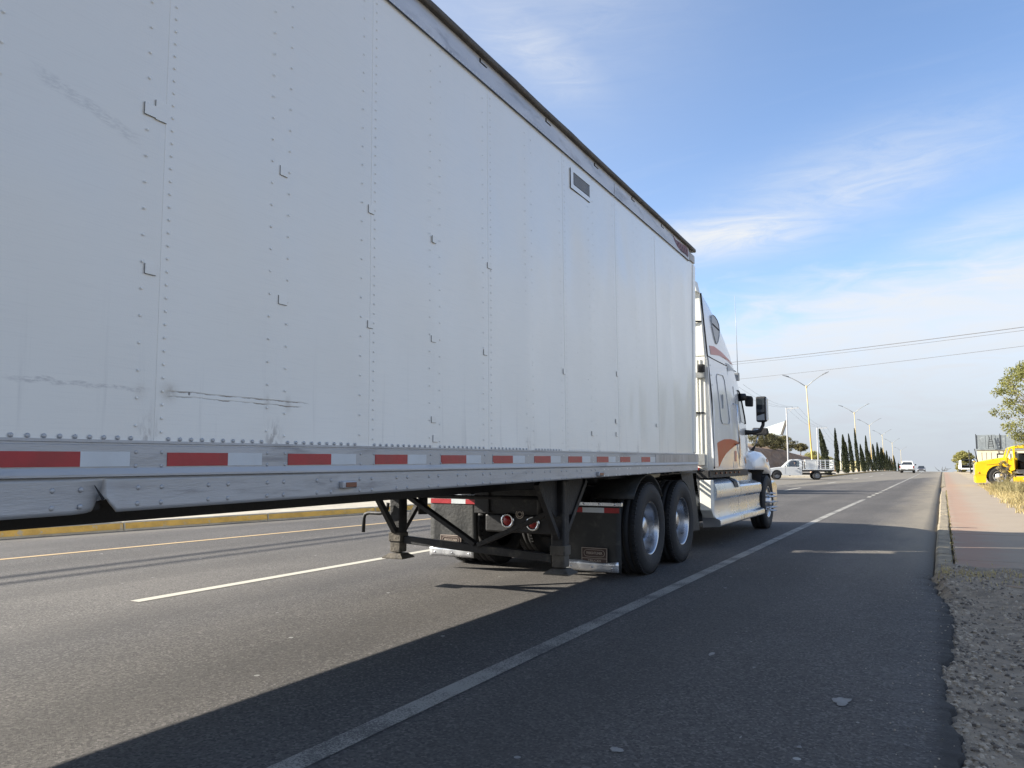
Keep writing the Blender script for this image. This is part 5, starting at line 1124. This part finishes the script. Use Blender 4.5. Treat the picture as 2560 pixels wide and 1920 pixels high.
MB().box(L+.02, L+.5, -3.4, -.62, .16, .52).build('side_skirt', 'yellow', YT, .04)
for zz in (.34, .62): MB().box(L-.05, L+.3, -2.1, -1.05, zz, zz+.10).build('step', 'steel', YT, .02)
MB().box(L+.05, L+.5, -1.9, -.68, .66, .80).build('battery_box', 'steel', YT, .02)
for s in (-1, 1):
    wh = MB().lathe([(s*.16, .30), (s*.165, .285), (s*.12, .26), (s*.14, .2), (s*.17, .14), (s*.24, .12), (s*.25, .001)], (s*1.0, 0, .51), 'x', 32).build('wheel', 'wheelalu', YT); make_tyre(wh, s*1.02, 0, .51, .51, .29, .285)
    hb = MB()
    for k in range(8): a = 2*math.pi*k/8; hb.lathe([(0, .04), (s*.002, .001)], (s*1.142, .225*math.cos(a), .51+.225*math.sin(a)), 'x', 10)
    hb.build('hand_holes', 'gap', wh)
    rear_wheel(YT, s, s*1.2, -5.2)
    MB().prism(arc(0, .50, .585, 180, 0), s*1.15, s*.6, 'x').build('wheel_well', 'black', YT)
for s in (-1, 1): MB().box(s*.4-.04, s*.4+.04, -6.2, .9, .55, .80).build('frame_rail', 'frame', YT)
MB().tube([(L+.12, .93, 1.20), (L+.12, 1.0, 1.6), (L+.12, 1.06, 1.98)], [.03, .028, .02], 8).build('guide_pole', 'black', YT)
MB().tube([(L+.2, 1.05, 1.15), (L+.2, 1.12, 1.30)], .014, 6).lathe([(-.08, .001), (-.06, .06), (0, .075), (.06, .06), (.08, .001)], (L+.2, 1.14, 1.34), 'z', 12).build('wing_mirror', 'chrome', YT)

# pale van with its tailgate open, beyond the yellow truck
def van():
    o = empty('van', (3.0, 131, zr(131)+.12), R(4)); tag(o, 'pale van with its dark rear hatch open, left of the yellow truck', 'van')
    sec = lambda y, w0, w1, z0, z1: [(-w0, y, z0), (-w0-.02, y, (z0+z1)*.5), (-w1, y, z1), (w1, y, z1), (w0+.02, y, (z0+z1)*.5), (w0, y, z0)]
    side = [(-2.2, .40), (-2.25, .85), (-2.05, 1.62), (-1.9, 1.70), (.6, 1.68), (1.3, 1.08), (2.1, .92), (2.2, .45)]
    for s in (-1, 1): MB().prism(side, s*.88, s*.80, 'x').build('body_side', 'paintwhite', o, .02, fix=True)
    MB().box(-.86, .86, -1.95, .6, 1.64, 1.70).build('roof', 'paintwhite', o, .03); MB().box(-.86, .86, -2.36, -2.18, .38, .62).build('bumper', 'paintwhite', o, .04)
    MB().box(-.80, .80, -1.2, 1.2, .42, 1.1).build('interior', 'black', o); MB().box(-.80, .80, 1.2, 2.15, .42, .95).build('bonnet', 'paintwhite', o, .04); MB().box(-.79, .79, -2.18, -1.1, .44, .62).build('load_floor', 'black', o)
    MB().loft([[(-.80, -2.05, 1.66), (.80, -2.05, 1.66), (.80, -2.05, 1.62), (-.80, -2.05, 1.62)], [(-.78, -2.95, 1.86), (.78, -2.95, 1.86), (.78, -2.95, 1.80), (-.78, -2.95, 1.80)]], True, False).build('tailgate', 'glass', o, .02)
    for z in (.95, 1.25): MB().box(-.78, .78, -1.30, -1.26, z, z+.07).build('shelf_rail', 'greydecal', o)
    for s in (-1, 1):
        for yy in (1.35, -1.35): car_wheel(o, s, s*.78, yy, .33, .2)
van()
# ------------------------------------------------------------------ street furniture, planting, buildings
def lamp_post(name):
    o = empty(name, (0, 0, 0)); H = 10.4
    MB().lathe([(0, .30), (.25, .30), (.62, .20), (.65, .17), (.65, .001)], (0, 0, 0), 'z', 14).build('base', 'pinkbase', o)
    MB().lathe([(.6, .082), (1.35, .078), (2.6, .074), (2.6, .001)], (0, 0, 0), 'z', 12).build('lower_pole', 'polecream', o)
    MB().lathe([(2.6, .074), (5.6, .058)], (0, 0, 0), 'z', 12).build('middle_pole', 'polecream', o); MB().lathe([(5.6, .058), (H-1.35, .047), (H-1.30, .001)], (0, 0, 0), 'z', 12).build('upper_pole', 'polepale', o)
    MB().lathe([(-.14, .09), (.06, .10), (.08, .05), (.08, .001)], (0, 0, H-1.35), 'z', 12).build('collar', 'polepale', o)
    for s in (-1, 1):
        MB().tube([(s*.05, 0, H-1.35), (s*.7, 0, H-.83), (s*1.35, 0, H-.40), (s*1.75, 0, H-.22)], [.042, .036, .030, .026], 8).build('arm', 'galv', o)
        MB().loft([[(s*1.60, -.07, H-.26), (s*1.60, .07, H-.26), (s*1.60, .05, H-.18), (s*1.60, -.05, H-.18)], [(s*1.85, -.13, H-.20), (s*1.85, .13, H-.20), (s*1.85, .10, H-.08), (s*1.85, -.10, H-.08)], [(s*2.25, -.10, H-.02), (s*2.25, .10, H-.02), (s*2.25, .06, H+.05), (s*2.25, -.06, H+.05)]], True, False).build('lamp_head', 'lamphead', o, .01, fix=True)
    return o
LP = [(-11.6, 84, 'nearest double-arm street lamp with a yellow foot, rising behind the stake truck', -2.2), (-11.5, 131, 'second double-arm street lamp, its yellow foot between two cypresses', -1.4), (-12.4, 171, 'third double-arm street lamp from the stake truck, in the cypress row', -1.2),
      (-12.9, 217, 'fourth double-arm street lamp from the stake truck, in the cypress row', -1.6), (-13.4, 268, 'fifth double-arm street lamp from the stake truck, near the crest', -.8), (-13.8, 330, 'farthest double-arm street lamp, its head just left of the white pickup', -.5)]
lp0 = lamp_post('street_lamp')
for i, (x, y, lb, tilt) in enumerate(LP):
    o = lp0 if i == 0 else copy_tree(lp0); o.location = (x, y, zr(y)+.17); o.rotation_euler = (0, R(tilt), R(random.uniform(-6, 6))+.12); tag(o, lb, 'street lamp', 'double-arm lamps along the median')

# reflective bands on the nearest lamp
for k, z in enumerate((.95, 1.35)): MB().lathe([(z, .085), (z+.2, .084)], (0, 0, 0), 'z', 12).build('reflective_band', 'whitetape' if k else 'badgeline', lp0)

def leaves(mb, c, n, size, spread, rnd, flat=.0, up=0.0):
    for _ in range(n):
        while True:
            p = Vector((rnd.uniform(-1, 1), rnd.uniform(-1, 1), rnd.uniform(-1, 1)))
            if p.length <= 1: break
        p = Vector(c)+Vector((p.x*spread[0], p.y*spread[1], p.z*spread[2]))
        d = Vector((rnd.gauss(0, 1), rnd.gauss(0, 1), rnd.gauss(up, 1))).normalized(); e = d.cross(Vector((rnd.gauss(0, 1), rnd.gauss(0, 1), rnd.gauss(0, 1)))).normalized()
        s = size*rnd.uniform(.6, 1.35); mb.add([p-d*s, p+e*s*.38, p+d*s, p-e*s*.38], [(0, 1, 2, 3)])
def cypress_mesh(seed, lean=0, twin=False):
    rnd = random.Random(seed); mb = MB(); H = 1.0
    def spire(x0, y0, h, r, n):
        for _ in range(n):
            t = rnd.random()**.85; a = rnd.uniform(0, 2*math.pi)
            prof = r*(min(1, (t+.02)*9)**.7)*(1-t**2.3)**.85*(1+.42*fbm(math.cos(a)*2+seed, math.sin(a)*2, t*9, 3))
            q = prof*(rnd.random()**.35); z = t*h; lx = lean*z/h
            p = Vector((x0+lx*h+q*math.cos(a), y0+q*math.sin(a), z)); d = Vector((math.cos(a)*.35+rnd.gauss(0, .12), math.sin(a)*.35+rnd.gauss(0, .12), 1)).normalized(); e = d.cross(Vector((rnd.gauss(0, 1), rnd.gauss(0, 1), .2))).normalized()
            s = rnd.uniform(.07, .15); mb.add([p-d*s*.6, p+e*s*.34, p+d*s*1.2, p-e*s*.34], [(0, 1, 2, 3)])
    spire(0, 0, 5.4, .31, 3000)
    if twin: spire(.26, .1, 4.3, .24, 1200)
    me = mb.mesh('crown', 'cypress'); return me
CM = [cypress_mesh(1), cypress_mesh(2, twin=True), cypress_mesh(3, .05), cypress_mesh(4, -.10), cypress_mesh(5, -.03)]
trunk = MB().lathe([(0, .10), (.5, .08), (3.5, .03)], (0, 0, 0), 'z', 8).mesh('trunk', 'bark')
def px(x, depth):
    """spot on the median line at a given image column and depth (used once to lay out the row)"""
    Y = (depth-.484*12)/.869
    for _ in range(6):
        X = (depth/1923*(x-1280)-Y*.4867)/.8735; Y = (depth+.484*X)/.869
    return X, Y
CY = [(2072, 2053, 1072, 78, 0, 'leaning cypress, first and stoutest of the row beside the stake truck'), (2094, 2091, 1072, 88, 0, 'tall pointed cypress, second of the row from the stake truck'), (2114, 2110, 1088, 93, 1, 'twin-spired broad cypress left of the number on the yellow wall'),
      (2133, 2129, 1085, 101, 2, 'cypress just left of the second street lamp'), (2146, 2138, 1072, 106, 4, 'tall cypress just right of the second street lamp'), (2159, 2153, 1111, 112, 1, 'short two-tipped cypress covering the right end of the yellow wall'), (2170, 2167, 1090, 119, 0, 'slim tall cypress standing alone left of the third street lamp'),
      (2181, 2177, 1127, 126, 2, 'low cypress just left of the third street lamp'), (2189, 2186, 1111, 133, 4, 'cypress just right of the third street lamp'), (2197, 2195, 1107, 141, 0, 'tenth and tall cypress of the row from the stake truck'), (2203, 2200, 1119, 149, 3, 'eleventh cypress of the row from the stake truck'), (2208, 2205, 1120, 157, 2, 'twelfth cypress of the row from the stake truck'),
      (2215, 2212, 1132, 166, 0, 'cypress right behind the fourth street lamp'), (2220, 2217, 1127, 176, 4, 'fourteenth cypress of the row from the stake truck'), (2226, 2224, 1141, 187, 0, 'fifteenth cypress of the row from the stake truck'), (2231, 2228, 1147, 198, 2, 'sixteenth cypress of the row from the stake truck'), (2238, 2235, 1139, 211, 0, 'last tall cypress before the gap near the crest'),
      (2249, 2247, 1158, 236, 4, 'far cypress in the gap left of the white pickup'), (2255, 2253, 1161, 255, 0, 'farthest cypress, touching the left side of the white pickup')]
for i, (x, xt, yt, d, k, lb) in enumerate(CY):
    X, Y = px(x, d); zb = zr(Y)+.15; h = 1.25+(1155-yt)*d/1923-zb; w = (.98 if d < 150 else 1.15)*random.uniform(.78, 1.2)
    o = empty('cypress_tree', (X, Y, zb), random.uniform(-.4, .4)); o.rotation_euler = (0, -math.atan((x-xt)*d/1923/h), 0); c = bpy.data.objects.new('crown', CM[k]); COL.objects.link(c); c.parent = o; c.scale = (w if i else 1.25, w*random.choice((-1, 1)), h/5.4); c.rotation_euler = (0, 0, random.uniform(-3, 3))
    t_ = bpy.data.objects.new('trunk', trunk); COL.objects.link(t_); t_.parent = o; tag(o, lb, 'tree', 'cypresses along the median')
# planting on the near island, hidden from here by the tractor; its shade reaches the lanes ahead
for i, (X, Y, h) in enumerate(((-11.4, 31.5, 4.3), (-11.6, 33.5, 4.0), (-11.3, 35.4, 4.1))):
    o = empty('cypress_tree', (X, Y, .15)); c = bpy.data.objects.new('crown', CM[i]); COL.objects.link(c); c.parent = o; c.scale = (3.6, 3.6, h/5.4); t_ = bpy.data.objects.new('trunk', trunk); COL.objects.link(t_); t_.parent = o
    tag(o, 'cypress on the near island, screened by the white tractor', 'tree', 'cypresses on the near island')

def branch_tree(name, loc, seed, height, crown, leafmat, n_clumps, leaf, per, trunk_r=.09, lean=(0, 0), flat=1.0, label='', cat='tree', group=None, fork=5, low=.35, tight=1.0):
    rnd = random.Random(seed); o = empty(name, loc); tr = MB(); cr = MB(); top = Vector((lean[0], lean[1], height*low))
    tr.tube([(0, 0, -.1), (lean[0]*.4, lean[1]*.4, height*low*.5), tuple(top)], [trunk_r*1.2, trunk_r, trunk_r*.75], 8)
    for k in range(n_clumps):
        a = rnd.uniform(0, 2*math.pi); rr = rnd.random()**.5; zz = rnd.random()
        env = math.sin(math.pi*min(1, max(.05, zz*.9+.1)))**.6
        c = Vector((lean[0]+crown[0]*rr*env*math.cos(a), lean[1]+crown[1]*rr*env*math.sin(a), height*low+(height*(1-low))*(zz**.8)*flat))
        if k % 2 == 0:
            m_ = top.lerp(c, .5)+Vector((rnd.uniform(-.1, .1), rnd.uniform(-.1, .1), .12*height*rnd.random()))
            tr.tube([tuple(top*(.6+.4*rnd.random())), tuple(m_), tuple(c)], [trunk_r*.5, trunk_r*.25, .008], 5)
        s = rnd.uniform(.6, 1.15); leaves(cr, c, per, leaf, (crown[0]*.24*s*tight, crown[1]*.24*s*tight, crown[0]*.20*s*tight), rnd, up=.3)
    tr.build('trunk', 'bark', o); cr.build('crown', leafmat, o); tag(o, label, cat, group); return o
# tree overhanging the yellow truck on the right
branch_tree('roadside_tree', (5.5, 46.6, .1), 21, 6.4, (2.7, 2.2), 'leaf', 230, .07, 90, .11, (-.6, 0), 1.0, 'yellow-green leafy tree overhanging the yellow truck at the right edge', low=.33, tight=.62)
branch_tree('roadside_tree', (7.6, 52.5, .1), 27, 6.4, (2.6, 2.0), 'leaf', 70, .08, 60, .10, (0, 0), 1.0, 'second yellow-green tree, behind the yellow truck at the right edge', low=.33)
branch_tree('bush', (2.9, 139, zr(139)+.1), 5, 3.0, (1.7, 1.5), 'bushleaf', 90, .13, 80, .05, (0, 0), 1.0, 'round yellow-green bush on the crest left of the yellow truck', 'bush', low=.08)
# acacias and scrub on the bank
for i, (x, y, z, h, c, sd, lb) in enumerate([(-33, 176, 3.9, 3.8, 3.1, 31, 'broad olive acacia on the bank below the white billboard'), (-33, 193, 3.7, 4.2, 2.7, 32, 'dark dense acacia on the bank at the utility pole foot'), (-33, 217, 3.3, 3.2, 1.8, 33, 'small umbrella-shaped acacia standing alone on the bank'),
                                              (-33, 165, 4.1, 4.4, 2.8, 34, 'olive acacia on the bank just right of the tractor mirror'), (-31, 226, 1.2, 3.4, 2.6, 35, 'low scrub bush at the end of the bank behind the nearest street lamp'), (-30, 240, .2, 3.2, 2.6, 36, 'pale scrub bush right of the nearest street lamp')]):
    branch_tree('acacia_tree' if i < 4 else 'scrub_bush', (x, y, z-.3), sd, h, (c, c), 'mesq' if i < 4 else 'bushleaf', 80, .15, 70, .10, (.2, 0), .9, lb, 'tree' if i < 4 else 'bush', low=(.14, .10, .38, .10, .05, .05)[i])

# white billboard on the bank, seen edge on
B = empty('billboard', (-35.5, 197, 4.6), R(-12)); tag(B, 'white tilted billboard on legs above the bank, between mirror and utility pole', 'billboard')
MB().prism([(-3.4, 3.1), (1.5, 3.4), (2.5, 6.6), (-3.4, 4.9)], -.10, .10, 'y').build('face', 'board', B)
MB().bar((1.45, -.05, 3.2), (2.75, -.05, 6.7), .5, .42, (0, 1, 0)).build('edge_frame', 'trim', B)
for x in (-2.4, -.6, 1.0): MB().bar((x, .1, -1.0), (x, .1, 3.5), .16, .16).build('leg', 'steel', B)

# utility poles with cross arms and their lines
def utility_pole(loc, h, label, arm=1.5, second=False):
    o = empty('utility_pole', loc, R(-8)); tag(o, label, 'utility pole', 'utility poles left of the road')
    MB().lathe([(0, .17), (h, .11), (h, .001)], (0, 0, 0), 'z', 10).build('pole', 'polegrey', o); MB().box(-.2, arm*1.35, -.06, .06, h-.15, h-.02).build('cross_arm', 'polegrey', o)
    MB().bar((0, 0, h-1.1), (arm*.7, 0, h-.15), .05, .05).build('arm_brace', 'polegrey', o)
    for x in (0, arm*.6, arm*1.2): MB().lathe([(0, .05), (.10, .07), (.16, .05), (.2, .02), (.2, .001)], (x, 0, h-.02), 'z', 8).build('insulator', 'lamphead', o)
    if second: MB().box(-.1, arm, -.05, .05, h-1.9, h-1.8).build('cross_arm', 'polegrey', o)
    return o
PX = [(-25, 150, 11.8, 'tall grey utility pole rising behind the acacias of the bank', False), (-25, 189.6, 10.0, 'second utility pole, seen left of the stoutest cypress', True), (-25, 235, 6.2, 'far utility pole between the second and third cypress', True)]
for (x, y, h, lb, s2) in PX: utility_pole((x, y, zr(y)-.1), h, lb, 1.7, s2)
def wire(a, b, sag, r, label, group, n=24):
    a, b = Vector(a), Vector(b); pts = [a.lerp(b, k/n)-Vector((0, 0, sag*4*(k/n)*(1-k/n))) for k in range(n+1)]
    return tag(MB().tube(pts, r, 6).build('overhead_wire', 'wire'), label, 'wire', group)
for k in range(3):
    for (x0, y0, h0, *_), (x1, y1, h1, *_) in zip([(-25, 105, 11.8)]+PX, PX): wire((x0+.05+1.0*k, y0, zr(y0)+h0+.1), (x1+.05+1.0*k, y1, zr(y1)+h1+.1), .9, .012, 'thin power line strung between the utility poles on the left', 'power lines on the left poles')
# two cables across the sky on the right
wire((-30, 62.5, 9.0), (26, 26.2, 7.45), .85, .015, 'upper cable crossing the sky from the cab to the right edge', None, 40)
wire((-30, 62.9, 8.90), (26, 26.6, 7.36), .85, .009, 'cable hanging just under the upper one across the right sky', None, 40)
wire((-34, 78, 9.0), (30, 35, 8.35), .8, .012, 'lower cable crossing the sky above the nearest street lamp', None, 40)
# communication cables beside the far carriageway (their shadows lie on the near lanes)
for dx, r in ((0, .045), (.75, .038)): wire((-20.6+dx, -45, 6.15-.2*dx), (-18.8+dx, 62, 6.05-.2*dx), .25, r, 'thick communication cable running beside the far carriageway' if dx == 0 else 'thinner communication cable running beside the far carriageway', None, 40)

# pale yellow wall with its number, behind the cypresses
Wl = empty('yellow_building', (-27.6, 252, zr(252)-.05), 0); tag(Wl, 'low pale yellow building with black digits behind the cypress row', 'building')
MB().box(0, 7.2, 0, 8, 0, 3.25).build('wall', 'ywall', Wl, .02); MB().box(-.1, 7.3, -.1, 8.05, 3.25, 3.38).build('coping', 'ywall', Wl)
text('wall_number', '12', 1.35, 'black', Wl, Matrix.Translation((3.35, -.012, 2.45)) @ Matrix.Rotation(R(90), 4, 'X'), .004, 1.05)

# two-storey house behind the yellow truck
Hs = empty('house', (4.0, 118, zr(118)+.1), R(-3)); tag(Hs, 'cream house with a grey sheet-metal upper floor behind the yellow truck', 'house')
MB().box(0, 9, 0, 6, 0, 3.0).build('wall', 'creamwall', Hs, .02); MB().box(-.25, 9.2, -.12, 6.2, 3.0, 3.14).build('floor_slab', 'tin', Hs)
for k in range(8): MB().box(-.05+1.1*k, 1.0+1.1*k, -.02 if k % 2 else .0, .05, 3.15, 4.95+.04*math.sin(k*2.1)).build('metal_sheet', 'tin', Hs, .01)
MB().box(-.08, -.0, .0, 6, 3.15, 4.95).build('metal_sheet', 'tin', Hs); MB().box(-.0, 8.7, .06, 6, 3.15, 4.88).build('upper_wall', 'tin', Hs)
for x in (-.06, 2.6, 5.2): MB().box(x-.04, x+.04, -.06, .0, 3.0, 5.1).build('post', 'frame', Hs)
wn = MB().box(2.15, 2.25, -.06, .02, .9, 2.5).box(3.55, 3.65, -.06, .02, .9, 2.5).box(2.15, 3.65, -.06, .02, 2.4, 2.55).box(2.15, 3.65, -.06, .02, .85, .95).build('window', 'frame', Hs)
for k in range(6): MB().box(2.26, 3.54, -.04, -.005, .98+.235*k, 1.19+.235*k).build('shutter_slat', 'creamwall', wn)
for x in (.45, .95, 1.5): MB().box(x, x+.05, -.03, .0, .3, 2.7).build('pilaster', 'conc', Hs)
MB().box(4.1, 4.3, -.05, .01, .2, 2.8).build('drain_pipe', 'frame', Hs)
ld = empty('step_ladder', (5.55, 117.6, zr(118)+3.26)); tag(ld, 'dark step ladder standing against the grey metal upper floor', 'ladder')
for s in (-1, 1): MB().bar((s*.32, -.2, 0), (s*.10, 0, 1.5), .07, .07).build('leg', 'black', ld)
for k in range(4): MB().box(-.28+.05*k, .28-.05*k, -.2+.05*k, -.12+.05*k, .28+.3*k, .34+.3*k).build('rung', 'black', ld)
MB().bar((-.1, 0, 1.35), (-.22, 0, 1.72), .06, .06).bar((.1, 0, 1.4), (.14, 0, 1.75), .07, .07).build('top', 'black', ld)
pm_ = empty('roof_mast', (10.2, 121, zr(118)+3)); tag(pm_, 'thin mast above the house, seen through the tree leaves', 'mast'); MB().tube([(0, 0, 0), (0, 0, 8.6)], [.03, .015], 6).build('rod', 'galv', pm_)
sm_ = empty('gate_post', (3.0, 112, zr(112)+.1)); tag(sm_, 'dark leaning stake beside the cream house', 'stake'); MB().tube([(0, 0, 0), (-.1, 0, 2.9)], [.07, .05], 8).build('post', 'frame', sm_)

# dry grass and weeds
def grass(name, n, fn, h, mat, seed, label, width=.006):
    rnd = random.Random(seed); mb = MB()
    for _ in range(n):
        x, y, z = fn(rnd); hh = h*rnd.uniform(.4, 1.25); a = rnd.uniform(0, 2*math.pi); b = rnd.gauss(0, .45); c = rnd.gauss(0, .45)
        e = Vector((math.cos(a), math.sin(a), 0))*width*rnd.uniform(.7, 1.6); p = Vector((x, y, z)); m_ = p+Vector((b*hh*.35, c*hh*.35, hh*.6)); t_ = p+Vector((b*hh, c*hh, hh*(.95-.2*abs(b))))
        mb.add([p-e, p+e, m_+e*.7, m_-e*.7, t_], [(0, 1, 2, 3), (3, 2, 4)])
    return tag(mb.build(name, mat), label, 'grass', kind='stuff')
def gf(rnd):
    while True:
        y = rnd.uniform(17, 50); x = 1.55+.25*fbm(y*.8, 0, 3, 3)+abs(rnd.gauss(0, 1.0))*1.8
        if y > 36 and x < 1.6+.0*(y-36): continue
        if fbm(x*.8, y*.8, 7, 3) > -.25+rnd.uniform(-.3, .2): return x, y, verge_z(x, y)-.01
grass('dry_grass', 15000, gf, .20, 'drygrass', 4, 'dry straw grass covering the verge right of the pavement', .007)
def wf2(rnd):
    k = rnd.randrange(46); q = random.Random(k*7+1); cx, cy = 2.2+4.2*q.random()**1.1, 21+22*q.random(); return cx+rnd.gauss(0, .22), cy+rnd.gauss(0, .3), verge_z(cx, cy)
grass('weeds', 8000, wf2, .46, 'olive', 6, 'olive and straw weeds growing along the verge by the yellow truck', .009)
def wf3(rnd): return .05+abs(rnd.gauss(0, .25))*.9-.05, 9.35+rnd.gauss(0, .42), 0
def wf3b(rnd):
    x = -.10+rnd.random()**1.3*.95; y = 9.55-.45*x+rnd.gauss(0, .28); return x, y, dirt_z(x, min(y, 10.1))
grass('dry_grass', 420, wf3b, .045, 'drygrass', 8, 'short straw tufts where the kerb breaks off into dirt', .0035)
def wf4(rnd): y = rnd.uniform(10, 37); return .062+rnd.gauss(0, .012), y, zr(y)+.12
grass('joint_weeds', 500, wf4, .035, 'olive', 9, 'tiny weeds in the joint between kerb and pavement', .004)
for (x, y, h, sd, lb) in ((2.75, 46.3, 1.35, 61, 'dry tangled shrub standing in front of the yellow truck wheel'), (5.1, 37.5, 1.1, 62, 'grey-green dry shrub on the verge at the right edge')):
    branch_tree('dry_shrub', (x, y, verge_z(x, y)), sd, h, (.42, .38), 'olive', 26, .045, 40, .02, (0, 0), 1.0, lb, 'shrub', low=.1)
tw = empty('dry_twigs', (-.05, 150, zr(150)+.15)); tag(tw, 'dark bare twigs poking above the pavement on the crest', 'twigs')
mb = MB(); rnd = random.Random(5)
for k in range(7): a = rnd.uniform(-1, 1); mb.tube([(a*.5, 0, 0), (a*.8+rnd.uniform(-.3, .3), 0, .35), (a*1.1+rnd.uniform(-.3, .3), 0, .62+rnd.uniform(-.2, .2))], [.05, .035, .02], 5)
mb.build('stems', 'wire', tw)
